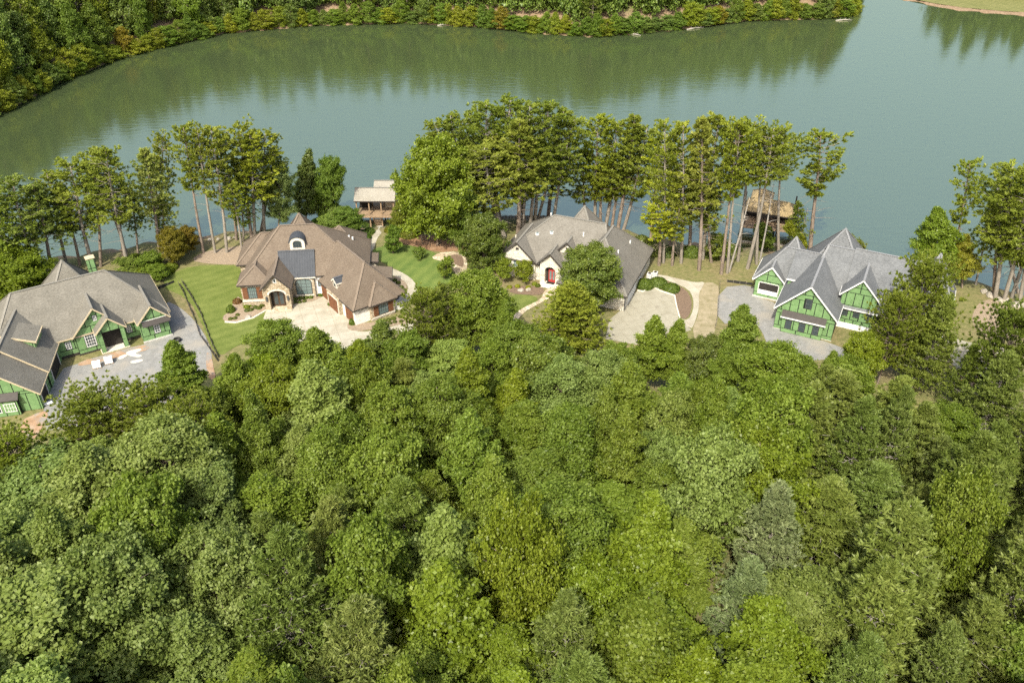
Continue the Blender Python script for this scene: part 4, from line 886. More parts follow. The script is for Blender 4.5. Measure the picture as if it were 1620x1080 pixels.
g0 = G(1206,392); RW = world_thing('stone_retaining_wall','low stone retaining wall below the thatched boathouse','wall',(g0[0],g0[1],g0[2]), math.radians(-12))
for r_ in range(3):
    for k in range(14):
        MB().box(-5+k*0.75+0.37*(r_%2),-5+k*0.75+0.37*(r_%2)+0.7,random.uniform(-0.05,0.05),0.5,-0.2+r_*0.4,-0.2+r_*0.4+0.37).build('stone', M['rock'], RW)
# timber retaining wall at the shore left of the boathouse / behind white house
g0 = G(790,350); TW = world_thing('timber_seawall','dark timber seawall on the bank behind the white house','wall',(g0[0]-6,yshore(g0[0])-1.2,-5.6))
for k in range(60): MB().box(k*0.3,k*0.3+0.27,0,0.15,-0.6,1.35+0.06*math.sin(k*1.7)).build('plank', M['brown_mulch'], TW)
# boulder-like riprap at the right shore
def boulder_mesh(seed, r=0.5):
    rr = np.random.default_rng(seed); bm = bmesh.new(); bmesh.ops.create_icosphere(bm, subdivisions=2, radius=r)
    off = rr.normal(size=(8,3))
    for v in bm.verts:
        d = v.co.normalized(); s = 1+0.22*sum(math.sin(3*d.dot(Vector(o))+i) for i,o in enumerate(off))/3
        v.co = Vector((v.co.x*s*1.25, v.co.y*s, v.co.z*s*0.7))
    me = bpy.data.meshes.new('boulder'); bm.to_mesh(me); bm.free(); me.materials.append(M['rock']); return me
BM_ = [boulder_mesh(i) for i in range(4)]
def boulder(px, py, s, label, group=None):
    x,y,z = G(px,py); o = link('boulder', random.choice(BM_)); o.location=(x,y,z+0.1*s); o.scale=(s,s,s); o.rotation_euler=(0,0,random.random()*6); tag(o,label,'boulder',group)
for k,(a,b,s) in enumerate(((1566,468,1.5),(1578,474,1.2),(1590,478,1.6),(1600,481,1.0),(1609,484,1.4),(1617,484,1.1),(1556,462,1.1))): boulder(a,b,s,'%s weathered boulder from the left in the riprap at right' % ['2nd','3rd','4th','5th','6th','7th','1st'][k],'riprap boulders on the right shore')
for k,(a,b,s) in enumerate(((305,382,0.9),(318,381,0.7),(332,380,0.8),(345,379,0.6),(362,378,0.9),(372,376,0.7))): boulder(a,b,s,'%s pale rock from the left at the tan bank waterline' % ['1st','2nd','3rd','4th','5th','6th'][k],'rocks at the left waterline')
for a,b,s,l in ((824,460,0.9,'pale boulder in the white house bed, left one'),(836,459,0.9,'pale boulder in the white house bed, right one'),(392,503,0.9,'white boulder in the curved mulch bed')): boulder(a,b,s,l)
# pallets of stone on the gravel
for (a,b,l) in ((154,581,'left shrink-wrapped pallet on the gravel forecourt'),(173,574,'right shrink-wrapped pallet on the gravel forecourt')):
    x,y,z = G(a,b); t = world_thing('wrapped_pallet',l,'pallet',(x,y,0.04),math.radians(25))
    for k in range(3): MB().box(-0.6+k*0.53,-0.46+k*0.53,-0.5,0.5,0.0,0.12).build('bearer', M['deck'], t)
    for k in range(5): MB().box(-0.6+k*0.25,-0.41+k*0.25,-0.5,0.5,0.12,0.15).build('board', M['deck'], t)
    for i in range(3):
        for j in range(2): MB().box(-0.55+i*0.37,-0.2+i*0.37,-0.45+j*0.46,-0.01+j*0.46,0.15,0.85+0.08*((i+j)%2)).build('block', M['plastic_white'], t)
# scattered white sheets on the gravel, tarp
for k,(poly,l) in enumerate((([(198,557),(222,551),(225,554),(212,560),(226,562),(220,566),(203,563)],'torn white plastic sheet by the green house step'),([(205,572),(224,568),(228,571),(210,576)],'white plastic strip lying on the gravel'),([(185,566),(200,560),(202,563),(190,570)],'small white plastic scrap near the pallets'))):
    sheet('plastic_sheet', poly, M['limestone'], 0.065+0.006*k, l, 1, kind=None); 
for o in COL.objects:
    if o.name.startswith('plastic_sheet'): o['category'] = 'sheet'
x,y,z = G(73,641); t = world_thing('white_bundle','white wrapped bundle lying at the garage opening','bundle',(x,y,0.04),0.5)
MB().tube([(-1.0,0,0.14),(-0.9,0,0.16),(0.8,0.02,0.16),(0.95,0,0.12)],[0.08,0.17,0.16,0.06],8).build('roll', M['plastic_white'], t)
MB().tube([(-0.9,0.34,0.12),(0.85,0.3,0.13)],[0.13,0.13],8).build('roll', M['plastic_white'], t)
x,y,z = G(281,540); t = world_thing('black_drain_pipe','coiled black drain pipe beside the left green house','pipe',(x,y,0.04))
for k in range(3): MB().tube([(0.5*math.cos(i*math.pi/8),0.5*math.sin(i*math.pi/8),0.1+0.16*k) for i in range(17)],[0.08]*17,6).build('coil', M['black_plastic'], t)
# silt fences
def silt(pts, label):
    w = [G(*q) for q in pts]; t = world_thing('silt_fence',label,'fence',(w[0][0],w[0][1],0)); o = w[0]
    for i in range(len(w)-1):
        a, b = w[i], w[i+1]; L = math.hypot(b[0]-a[0],b[1]-a[1]); n = max(1,round(L/1.2))
        for k in range(n):
            p = [(a[j]+(b[j]-a[j])*k/n) - o[j] for j in (0,1)]; q = [(a[j]+(b[j]-a[j])*(k+1)/n) - o[j] for j in (0,1)]
            hh = 0.42+0.1*math.sin(k*2.1+i); MB().bar((p[0],p[1],0.1+hh/2-0.1),(q[0],q[1],0.1+hh/2-0.06),0.04,hh).build('fabric', M['black_plastic'], t)
            MB().tube([(p[0],p[1],0),(p[0],p[1],0.7)],[0.035,0.03],5).build('stake', M['bark_pale'], t)
silt([(283,450),(290,462),(297,480),(308,505),(316,530),(331,551),(345,572)], 'black silt fence nearest the gravel, left of lawn')
silt([(288,446),(302,468),(318,497),(328,525),(336,545),(346,566)], 'black silt fence on the edge of the lawn')
silt([(236,464),(255,456),(276,447)], 'short silt fence behind the left green house')
silt([(1139,447),(1137,470),(1135,500),(1131,520)], 'silt fence left of the pale gravel lot')
silt([(1150,446),(1170,449),(1190,451)], 'silt fence at the back of the gravel lot')
# air conditioners, trellis low wall
for (a,b,l) in ((1027,440,'left air conditioner beside white house wall'),(1036,438,'right air conditioner beside white house wall')):
    x,y,z = G(a,b); t = world_thing('air_conditioner',l,'air conditioner',(x,y,0.0),math.radians(-22))
    MB().box(-0.45,0.45,-0.45,0.45,-0.05,0.1).build('pad', M['foundation'], t); MB().box(-0.4,0.4,-0.4,0.4,0.1,0.95).build('casing', M['white'], t)
    for k in range(6): MB().box(-0.37,0.37,-0.415,-0.4,0.2+k*0.12,0.26+k*0.12).build('louvre', M['foundation'], t)
    MB().tube([(0,0,0.95),(0,0,0.99)],[0.3,0.3],14).build('fan_grille', M['dark_trim'], t)
def kerb(pts, label, w=0.22, h=0.22, mat='limestone', name='kerb'):
    q = [G(*p) for p in pts]; o = q[0]; t = world_thing(name,label,'kerb',(o[0],o[1],0))
    m = MB()
    for i in range(len(q)-1): 
        m = MB(); m.bar((q[i][0]-o[0],q[i][1]-o[1],q[i][2]+h/2-0.02+0.002*(i%2)),(q[i+1][0]-o[0],q[i+1][1]-o[1],q[i+1][2]+h/2-0.02+0.002*(i%2)),w,h); m.build('kerb_segment', M[mat], t)
kerb([(1008,460),(1018,462),(1024,457),(1032,454),(1045,461),(1067,468),(1070,485),(1075,503)], 'pale kerb wall round the white house drive')
kerb([(356,510),(374,511),(402,503),(424,490)], 'pale edging kerb of the curved mulch bed')
# things seen through the trees on the far right
x,y,z = G(1517,600); t = world_thing('orange_barrel','orange traffic barrel seen through the right pines','barrel',(x,y,0.02))
MB().tube([(0,0,0),(0,0,0.1),(0,0,0.1),(0,0,1.0)],[0.42,0.42,0.3,0.24],14).build('drum', M['orange_paint'], t); MB().tube([(0,0,0.35),(0,0,0.5)],[0.285,0.275],14).build('stripe', M['white'], t); MB().tube([(0,0,0.65),(0,0,0.8)],[0.27,0.262],14).build('stripe', M['white'], t)

# ------------------------------------------------------------------ foliage meshes
def leaf_mesh(name, c, nrm, size, mat, aspect=0.62, tint=None, seed=0, tang=None, fold=0.12):
    r = np.random.default_rng(seed); n = len(c)
    nrm = nrm/np.linalg.norm(nrm,axis=1,keepdims=True)
    t = r.normal(size=(n,3)) if tang is None else tang
    t = t - nrm*np.sum(t*nrm,axis=1,keepdims=True); t /= np.linalg.norm(t,axis=1,keepdims=True)+1e-9
    b = np.cross(nrm,t); s = size[:,None]
    v = np.empty((n,4,3))
    v[:,0] = c - t*s*0.5; v[:,1] = c + b*s*0.5*aspect + nrm*s*fold - t*s*0.05; v[:,2] = c + t*s*0.5 - nrm*s*fold*0.6; v[:,3] = c - b*s*0.5*aspect + nrm*s*fold - t*s*0.05
    me = bpy.data.meshes.new(name); me.vertices.add(4*n); me.vertices.foreach_set('co', v.astype(np.float32).ravel())
    me.loops.add(4*n); me.loops.foreach_set('vertex_index', np.arange(4*n,dtype=np.int32))
    me.polygons.add(n); me.polygons.foreach_set('loop_start', np.arange(0,4*n,4,dtype=np.int32)); 
    me.update(calc_edges=True)
    at = me.attributes.new('tint','FLOAT','FACE'); tt = r.random(n) if tint is None else np.clip(tint + r.normal(size=n)*0.16,0,1)
    at.data.foreach_set('value', tt.astype(np.float32)); me.materials.append(mat); return me
def rdir(r, n):
    d = r.normal(size=(n,3)); return d/np.linalg.norm(d,axis=1,keepdims=True)
def broadleaf(seed, R, Hc, base, nbr, leaf, mat, shape='ovoid', bark='bark', clumps=20, per=24, sig=0.24, rise=0.55):
    """crown from z=base to base+Hc: leafy twigs along many ascending branches with side shoots; returns (crown mesh, trunk mesh)"""
    r = np.random.default_rng(seed); cen=[]; dr=[]; tn=[]; Ht = base+Hc; m = MB()
    r0 = 0.011*Ht+0.05; pts=[]; rad_=[]
    def ax(z): t=z/Ht; return np.array([0.10*R*math.sin(t*5+seed)*t, 0.10*R*math.cos(t*4+seed)*t-0.1*R*t*math.cos(seed), z])
    for k in range(8):
        t=k/7; pts.append(tuple(ax(t*Ht*0.95)-np.array([0,0,0.4 if k==0 else 0]))); rad_.append(r0*(1-0.9*t)+0.01)
    m.tube(pts, rad_, 7)
    for i in range(nbr):
        t = (i+r.random())/nbr
        env = (min(1,0.55+1.6*t) if t<0.3 else (max(0.0,1-(t-0.3)/0.7)**0.7)) if shape=='ovoid' else math.sqrt(max(0.03,1-(1.7*t-0.75)**2))
        a = i*2.39996 + r.normal()*0.45; L = max(0.12*R, R*env*(0.55+0.6*r.random())); el = rise*(0.35+0.9*t)+r.normal()*0.16
        dv = np.array([math.cos(a)*math.cos(el), math.sin(a)*math.cos(el), math.sin(el)])
        o = ax(base*0.92 + Hc*0.93*t); o[2] -= 0.25*L*math.sin(el); e = o+dv*L
        m.tube([tuple(o),tuple((o+e)/2-np.array([0,0,0.04*L])),tuple(o+(e-o)*0.9)],[0.02+0.014*L,0.014+0.007*L,0.01],4)
        sd = np.cross(dv,[0,0,1.0]); sd/=np.linalg.norm(sd)+1e-9; up = np.cross(sd,dv); tb = r.random()
        nc = max(5,int(clumps*(0.35+0.75*L/R)))
        for j in range(nc):
            s_ = 0.32+0.72*r.random()**0.7; w_ = L*0.24*(1.15-0.75*s_)
            cen.append(o+dv*L*s_+sd*r.normal()*w_*1.1+up*(r.normal()*w_*0.55+0.1)); dr.append(dv*0.6+sd*r.normal()*0.3+np.array([0,0,0.35])); tn.append(0.28+0.44*tb+r.normal()*0.08)
    cen=np.array(cen); dr=np.array(dr); dr/=np.linalg.norm(dr,axis=1,keepdims=True); nc=len(cen)
    P_ = np.repeat(cen,per,axis=0)+r.normal(size=(nc*per,3))*sig*np.array([1,1,0.75]); n=len(P_); D=np.repeat(dr,per,axis=0)
    nr = D*0.45+np.array([0,0,0.6])+r.normal(size=(n,3))*0.62
    me = leaf_mesh('crown', P_, nr, leaf*(0.55+0.8*r.random(n)), mat, 0.72, np.repeat(np.array(tn),per), seed)
    return me, mesh('trunk', m.v, m.f, M[bark], True)
def tufts(r, cen, dirs, per, ln, wd, up=0.5, spread=0.9):
    """needle bundles: per blades round each centre"""
    n = len(cen); d = np.repeat(dirs,per,axis=0) + r.normal(size=(n*per,3))*spread; d[:,2] += up*r.random(n*per); d /= np.linalg.norm(d,axis=1,keepdims=True)
    L = ln*(0.6+0.7*r.random(n*per)); c = np.repeat(cen,per,axis=0) + d*(L*0.5)[:,None]
    nr = np.cross(d, rdir(r,n*per)) + np.array([0,0,0.35]); return c, nr, d, L
def pine(seed, Ht, crown0, R, nbr, per_branch, per, ln, mat, asp=0.22, shape='round', bark='bark', dead=6, up=0.25, clump=0.55, flat=0.35, curve=0.0):
    r = np.random.default_rng(seed); m = MB(); K = 9; pts=[]; rad=[]; r0 = 0.008*Ht+0.08
    w1,w2 = r.normal()*0.02*Ht*0.5, r.normal()*0.015*Ht*0.5
    def axis_(t): return np.array([w1*math.sin(t*3.0)+curve*t*t, w2*math.sin(t*4.0+1), t*Ht])
    for k in range(K):
        t=k/(K-1); p=axis_(t); pts.append(tuple(p - np.array([0,0,0.4 if k==0 else 0]))); rad.append(r0*(1-0.9*t**1.3)+0.015)
    m.tube(pts, rad, 7)
    cen=[]; dirs=[]; tints=[]
    for i in range(nbr):
        t = (i+r.random())/nbr; hgt = crown0+(1-crown0)*t
        if shape=='round': env = math.sqrt(max(0.02,1-(2*max(t,0.0)**0.8-1.0)**2))*0.95+0.12
        elif shape=='flat': env = (0.35+0.65*t) if t<0.82 else (1-t)/0.18*0.8+0.25
        else: env = (1-t)**0.8+0.08
        L = R*env*(0.42+0.8*r.random()); a = i*2.4+r.normal()*0.5; el = up+0.5*(t-0.3)+r.normal()*0.12
        o = axis_(hgt*0.985); dv = np.array([math.cos(a)*math.cos(el), math.sin(a)*math.cos(el), math.sin(el)])
        e = o+dv*L + np.array([0,0,0.08*L]); mid = o+dv*L*0.5 + np.array([0,0,-0.05*L])
        m.tube([tuple(o),tuple(mid),tuple(o+(e-o)*0.85)],[0.03+0.008*L,0.02+0.004*L,0.008],4)
        tb = r.random()
        for j in range(per_branch):
            s = 0.3+0.72*((j+r.random())/per_branch)**0.8
            c = o+(mid-o)*min(1,s*2) if s<0.5 else mid+(e-mid)*(s-0.5)*2
            sd = np.cross(dv,[0,0,1]); sd/=np.linalg.norm(sd)+1e-9
            q = r.normal()*L*0.2*(1.1-abs(s-0.6)); c = c + sd*q + r.normal(size=3)*np.array([0.2,0.2,flat*0.4])*clump
            cen.append(c); dd = dv*0.7 + sd*np.sign(q)*0.4 + np.array([0,0,0.25]); dirs.append(dd); tints.append(0.2+0.6*tb)
    for i in range(dead):
        t = crown0*(0.55+0.5*r.random()) if crown0>0.25 else 0.2+0.75*r.random(); a=r.random()*6.28; L=R*(0.35+0.5*r.random())*(1.0 if crown0>0.25 else 1.05*(1-t)+0.05); o=axis_(t)
        e = o+np.array([math.cos(a)*L, math.sin(a)*L, L*(0.15*r.normal())]); m.tube([tuple(o),tuple((o+e)/2+np.array([0,0,0.06*L])),tuple(e)],[0.045,0.03,0.012],4)
    cen=np.array(cen); dirs=np.array(dirs); dirs/=np.linalg.norm(dirs,axis=1,keepdims=True)
    c,nr,d,Ls = tufts(r,cen,dirs,per,ln,0.1,spread=clump*1.3)
    me = leaf_mesh('crown', c, nr, Ls, mat, asp, np.repeat(np.array(tints),per), seed, tang=d, fold=0.03)
    return me, mesh('trunk', m.v, m.f, M[bark], True)
def bush_mesh(seed, R, n, leaf, mat, flat=0.8):
    r = np.random.default_rng(seed); d = rdir(r,n); d[:,2]=np.abs(d[:,2])*1.0-0.12
    k = 7; cd = rdir(r,k); cd[:,2]=np.abs(cd[:,2]); s = 0.8+0.25*np.max(d@cd.T,axis=1)
    p = d*R*s[:,None]*(1-0.25*r.random(n)[:,None]**2)*np.array([1,1,flat]); p[:,2]+=0.1*R
    return leaf_mesh('foliage', p, d+r.normal(size=(n,3))*0.45, leaf*(0.7+0.6*r.random(n)), mat, 0.7, None, seed)

# ------------------------------------------------------------------ tree prototypes (mesh data shared by all copies)
PR = {}
for i in range(8): PR['poplar%d'%i] = (broadleaf(10+i, (4.4,4.0,4.8,4.2,4.6,3.8,4.5,5.0)[i], 13.0, 3.5, (96,84,90,104,78,96,70,88)[i], (0.28,0.30,0.26,0.28,0.30,0.25,0.30,0.28)[i], M['leaf_poplar'], ('ovoid','ovoid','round','ovoid','ovoid','ovoid','round','ovoid')[i], clumps=26, sig=(0.24,0.2,0.27,0.22,0.26,0.2,0.24,0.3)[i], rise=(0.55,0.8,0.4,0.65,0.5,0.9,0.6,0.35)[i]), 15.6, 4.0)
for i in range(3): PR['round%d'%i] = (broadleaf(30+i, 4.9, 9.2, 2.4, 92, 0.27, M['leaf_poplar'], 'round', clumps=26, rise=0.45), 11.0, 4.6)
for i in range(3): PR['virginia%d'%i] = (pine(50+i, 16.0, 0.1, 4.6, 150, 22, 10, 0.42, M['needle_virginia'], 0.30, 'cone', 'bark_twig', 9, 0.15, 0.55, 0.2), 16.0, 4.4)
for i in range(2): PR['loblolly%d'%i] = (pine(60+i, 16.0, 0.22, 5.6, 190, 13, 18, 0.46, M['needle'], 0.26, 'round', 'bark', 3, 0.3, 0.36), 16.0, 5.6)
PR['cedar0'] = (pine(66, 12.0, 0.04, 4.4, 200, 15, 14, 0.40, M['needle'], 0.30, 'cone', 'bark', 0, 0.35, 0.42), 12.0, 4.2)
PR['white0'] = (pine(70, 17.0, 0.1, 4.2, 150, 16, 14, 0.44, M['needle_blue'], 0.26, 'cone', 'bark_pale', 4, 0.4, 0.4), 17.0, 4.0)
for i in range(7): PR['shore%d'%i] = (pine(80+i, 24.0, (0.42,0.52,0.36,0.48,0.60,0.40,0.66)[i], 3.7, (70,56,80,62,50,74,44)[i], 11, 14, 0.50, M['needle'], 0.28, ('round','flat','round','flat','round','cone','round')[i], ('bark_pale','bark')[i%2], 9, 0.2, 0.36), 24.0, 3.6)
for i in range(4): PR['farleaf%d'%i] = (broadleaf(100+i, 4.9, 13.0, 0.8, 70, 0.42, M['leaf_poplar'], ('ovoid','round')[i%2], clumps=16, per=14, sig=0.4), 13.8, 4.6)
for i in range(2): PR['farpine%d'%i] = (pine(110+i, 19.0, 0.2, 3.6, 70, 8, 12, 0.7, M['needle'], 0.3, 'round', 'bark', 3, 0.25, 0.45), 19.0, 3.6)
PR['small0'] = (broadleaf(120, 1.6, 3.0, 0.7, 44, 0.16, M['leaf_poplar'], 'round', clumps=14, per=16, sig=0.12), 3.7, 1.5)
PR['small1'] = (broadleaf(121, 1.6, 2.4, 1.0, 44, 0.16, M['leaf_poplar'], 'round', clumps=14, per=16, sig=0.12), 3.4, 1.5)
BUSH = [bush_mesh(130+i, 0.5, 900, 0.14, M['leaf_dark'], 0.85) for i in range(3)]
BIGB = [bush_mesh(140+i, 1.0, 3200, 0.17, M['leaf_poplar'], 0.9) for i in range(3)]
def setmat(o, m):
    o.material_slots[0].link = 'OBJECT'; o.material_slots[0].material = m
def plant(name, proto, loc, h, R, label, cat='tree', group=None, mat=None, color=None, lean=(0,0), rz=None):
    (cm, tm), H0, R0 = PR[proto]
    root = empty(name, loc); s = R/R0
    root.scale = (s, s, h/H0); root.rotation_mode = 'XYZ'
    root.rotation_euler = (-math.atan2(lean[1],h), math.atan2(lean[0],h), 0)
    rz = random.random()*6.283 if rz is None else rz
    for nm, me in (('trunk',tm),('crown',cm)):
        o = link(nm, me, root); o.rotation_euler = (0,0,rz)
        if nm == 'crown':
            if mat: setmat(o, M[mat])
            o.color = rgb(color) if color else (1,1,1,1)
    return tag(root, label, cat, group)
def var(base=(1,1,1), v=0.12):
    k = 1+random.uniform(-v,v); return (base[0]*k*(1+random.uniform(-v,v)*0.5), base[1]*k, base[2]*k*(1+random.uniform(-v,v)))
def ordn(n): return '%d%s' % (n, 'th' if 10 <= n%100 <= 20 else {1:'st',2:'nd',3:'rd'}.get(n%10,'th'))

# ------------------------------------------------------------------ pines and broadleaves along the near shore: (base px, base py, top px, top py, crown px width, proto, colour)
SHORE = [
 (62,446,22,283,70,2,(0.85,0.95,1.05)),(85,441,50,292,74,5,(0.75,0.85,1.0)),(106,418,73,274,60,0,(0.95,1,0.9)),(150,424,108,257,78,2,(1.0,1.05,0.85)),(160,422,146,262,60,3,(0.9,1,0.9)),(205,412,141,240,50,1,(0.95,1,0.85)),
 (203,427,167,235,76,0,(0.95,1,0.85)),(125,420,95,290,56,5,(0.8,0.9,0.85)),(10,452,-8,300,90,2,(0.9,1.05,0.75)),(218,405,205,300,40,5,(0.75,0.85,0.8)),(195,405,190,285,44,3,(0.85,0.95,0.9)),
 (253,408,226,235,64,5,(1.35,1.35,1.9)),(257,382,247,244,52,2,(1.25,1.25,1.7)),(290,363,258,211,42,4,(1,1,0.8)),(264,400,252,316,34,2,(1.05,1.1,0.8)),
 (323,399,289,202,56,1,(0.95,1,0.8)),(341,400,312,206,52,4,(1,1,0.8)),(359,399,334,206,60,0,(1.05,1.05,0.85)),(374,380,352,214,56,3,(0.9,0.95,0.8)),(383,399,364,296,40,4,(1.1,1.15,0.75)),
 (400,383,377,200,66,3,(1.1,1.1,0.8)),(404,382,394,213,64,0,(1.2,1.2,0.7)),(420,372,419,209,60,2,(1,1,0.75)),(412,366,436,238,54,3,(0.9,0.95,0.75)),(384,382,380,300,40,2,(0.95,1.05,0.75)),
 (738,349,686,188,64,2,(0.9,0.95,0.7)),(745,350,711,181,56,0,(0.8,0.88,0.7)),(757,346,741,180,66,2,(0.82,0.9,0.75)),(764,347,770,166,70,0,(0.78,0.88,0.65)),(780,348,806,157,84,2,(0.75,0.85,0.65)),(791,352,780,215,90,5,(1.0,1.0,0.9)),
 (797,375,768,232,96,2,(1.0,1.0,0.95)),(817,373,826,190,92,5,(1.0,1.0,0.9)),(825,366,838,168,66,0,(0.8,0.88,0.7)),(829,363,812,262,76,3,(1.35,1.35,0.8)),(845,352,872,164,72,2,(0.75,0.85,0.65)),(850,350,892,173,60,0,(0.78,0.86,0.65)),(868,344,884,222,76,5,(0.95,0.98,0.9)),(876,345,910,188,62,2,(0.85,0.92,0.75)),(756,352,706,230,70,5,(0.95,1.0,0.85)),(770,352,738,222,80,5,(0.95,1.0,0.9)),(838,360,856,220,70,0,(0.95,1,0.85)),
 (935,340,946,183,66,0,(1.15,1.2,0.65)),(952,352,976,192,70,2,(1.0,1.05,0.8)),(977,362,1002,182,76,5,(0.95,1.0,0.85)),(983,363,1026,200,68,2,(0.9,0.95,0.8)),(945,350,958,262,62,3,(1.1,1.1,0.8)),(964,356,986,258,60,3,(1.05,1.05,0.8)),(920,340,926,240,56,2,(0.9,0.95,0.8)),
 (1030,376,1046,222,66,1,(1.5,1.5,0.7)),(1042,420,1040,322,66,3,(1.45,1.4,0.7)),(1063,420,1076,330,52,3,(1.0,1.0,0.8)),(1077,416,1081,198,62,0,(1.1,1.1,0.7)),(1049,416,1052,194,54,0,(0.95,1,0.75)),(1060,392,1066,236,58,3,(1.1,1.1,0.75)),
 (1104,427,1114,186,74,5,(1.15,1.1,1.15)),(1111,410,1139,184,74,0,(1.0,1.02,0.8)),(1088,400,1096,270,70,5,(1.0,1.0,0.9)),(1141,434,1166,196,66,1,(1.05,1.08,0.7)),(1150,432,1172,202,60,4,(1.0,1.05,0.75)),(1125,415,1122,300,56,3,(0.9,0.95,0.85)),
 (1167,413,1196,196,68,4,(1.0,1.04,0.7)),(1182,425,1224,203,74,6,(0.85,0.9,0.7)),(1197,418,1212,214,62,6,(1.0,1.04,0.7)),(1252,392,1262,316,34,5,(0.75,0.85,0.75)),(1268,393,1297,212,84,1,(0.95,1.0,0.72)),(1226,396,1240,212,60,6,(0.85,0.92,0.72)),
 (1505,450,1534,256,52,1,(1.0,1.08,0.8)),(1554,438,1570,258,66,2,(0.85,0.92,0.85)),(1573,472,1604,260,84,0,(0.9,0.96,0.75)),(1586,478,1632,268,80,2,(0.9,0.96,0.75)),(1571,468,1590,300,66,5,(0.95,1.0,0.85)),(1600,470,1640,330,70,0,(0.8,0.88,0.7)),(1612,480,1660,300,80,2,(0.8,0.88,0.75)),
]
CL = [(-99,215,'in the row behind left green house'),(215,280,'at the grey gap left of the tan bank'),(280,470,'on the tan bank left of the brown roof'),(470,900,'in the dense stand behind the white house'),(900,1000,'rising behind the white house roof'),(1000,1100,'on the rough bank right of white house'),(1100,1300,'beside the thatched boathouse'),(1300,1700,'on the shore at the right edge')]
cnt = {}
for e in sorted(SHORE, key=lambda e: e[0]):
    bx_, by_, tx_, ty_, wpx, pi_, colr = e
    x, y, z = G(bx_, by_)
    y = min(y, float(yshore(x))-0.3); z = hz(x,y)
    yt = y; u = (tx_-810)/FPX; v = (540-ty_)/FPX; t = yt/(cp+v*sp_); zt = CAM_H+(-sp_+v*cp)*t; xt = u*t
    h = max(6.0, zt-z); R = wpx*0.5*t/FPX*1.18
    ph = [c for c in CL if c[0] <= bx_ < c[1]][0][2]; cnt[ph] = cnt.get(ph,0)+1
    tall = 'tall' if h > 19 else 'short'
    look = 'grey-green thin' if colr[2] > 1.5 else 'bright yellow-green' if colr[0] > 1.3 else 'dark green' if colr[0] < 0.86 else 'green'
    plant('pine_tree','shore%d'%pi_, (x,y,z), h, R, '%s %s pine, %s from left %s' % (tall, look, ordn(cnt[ph]), ph), 'tree', 'pines along the near shore', None, (colr[0]*1.2,colr[1]*1.18,colr[2]*1.1), (xt-x,0))
# broadleaf trees by the water and round the houses: base px,py, top px,py, crown width px, proto, mat, colour, label
LEAFY = [
 (692,388,688,232,112,'round0','leaf_yellow',(0.85,0.98,0.9),'big bright green broadleaf tree right of the boathouse'),
 (668,386,664,262,56,'round1','leaf_yellow',(0.8,0.95,0.9),'smaller bright broadleaf tree nearest the boathouse path'),
 (722,392,722,300,70,'round0','leaf_poplar',(0.85,0.95,0.9),'green broadleaf tree beside the rust straw bed'),
 (495,352,488,236,54,'poplar1','leaf_dark',(1.2,1.2,1.3),'dark narrow tree behind the brown roof peak'),
 (517,360,520,255,52,'round1','leaf_poplar',(0.8,0.95,0.8),'slim pale-trunked tree right of the brown roof peak'),
 (440,368,446,262,44,'poplar2','leaf_pale',(0.8,0.85,0.85),'birch-like pale trunk tree behind the brown roof'),
 (538,366,538,332,44,'round0','leaf_dark',(1.3,1.35,1.2),'dark leafy tree left of the boathouse roof'),
 (552,376,548,332,48,'round1','leaf_poplar',(0.7,0.85,0.75),'low leafy tree at the foot of the boathouse'),
 (536,380,530,342,60,'round0','leaf_dark',(1.4,1.5,1.3),'low dark tree just behind the brown roof edge'),
 (640,372,640,322,40,'round1','leaf_yellow',(0.75,0.78,0.8),'olive tree right of the gangway'),
 (766,432,765,347,72,'round0','leaf_dark',(1.1,1.1,0.9),'dark rounded tree left of the white house'),
 (934,492,936,402,92,'round1','leaf_dark',(1.3,1.3,1.1),'glossy dark tree in front of the white house roof'),
 (1484,455,1482,328,72,'poplar0','leaf_yellow',(0.75,0.95,0.9),'dense bright green tree behind the right slate roof'),
 (1522,455,1528,372,52,'poplar3','leaf_yellow',(1.25,1.1,1.3),'yellowing tree beside the right slate roof end'),
 (24,478,22,402,110,'round0','leaf_yellow',(0.72,0.85,0.7),'bushy green tree behind the left green house'),
 (-10,470,-12,380,90,'round1','leaf_dark',(1.4,1.4,1.2),'dark bushy tree at the left edge by the lake'),
 (282,418,268,366,40,'round1','leaf_yellow',(0.85,0.66,0.7),'olive autumn-tinted tree left of the tan bank'),
 (300,402,292,362,36,'round0','leaf_yellow',(0.9,0.62,0.8),'small rusty tree at the left waterline'),
 (235,428,230,402,44,'small0','leaf_poplar',(0.8,0.9,0.8),'bushy sapling behind the left silt fence'),
 (250,442,248,420,36,'small1','leaf_poplar',(0.9,1.0,0.8),'round sapling beside the short silt fence'),
 (205,432,206,412,42,'small0','leaf_dark',(1.5,1.5,1.4),'dark shrubby sapling right of the green chimney'),
 (622,401,621,362,32,'small0','leaf_poplar',(0.75,0.92,0.75),'young round tree on the striped lawn'),
 (663,411,663,393,20,'small1','leaf_dark',(1.4,1.5,1.2),'tiny sculpted tree on the striped lawn'),
 (703,441,704,408,26,'small0','leaf_poplar',(1.0,1.05,0.8),'young bright tree by the flagstone path'),
 (797,446,798,411,28,'small1','leaf_yellow',(0.85,0.95,0.9),'left clipped round tree at the arched window'),
 (830,448,830,416,30,'small1','leaf_yellow',(0.95,1.0,0.9),'right clipped round tree at the arched window'),
 (1240,372,1242,340,26,'small0','leaf_yellow',(1.0,1.0,0.7),'small bright tree beside the thatched boathouse'),
 (1200,382,1202,352,26,'round1','leaf_poplar',(0.8,0.9,0.8),'leafy tree among trunks by the thatched roof'),
 (1140,412,1140,372,40,'small0','leaf_dark',(1.5,1.4,1.0),'dark shrubby tree on the bank by the pines'),
 (1316,372,1318,362,34,'small1','leaf_yellow',(0.8,0.8,0.9),'shrub top showing above the slate roof valley'),
]
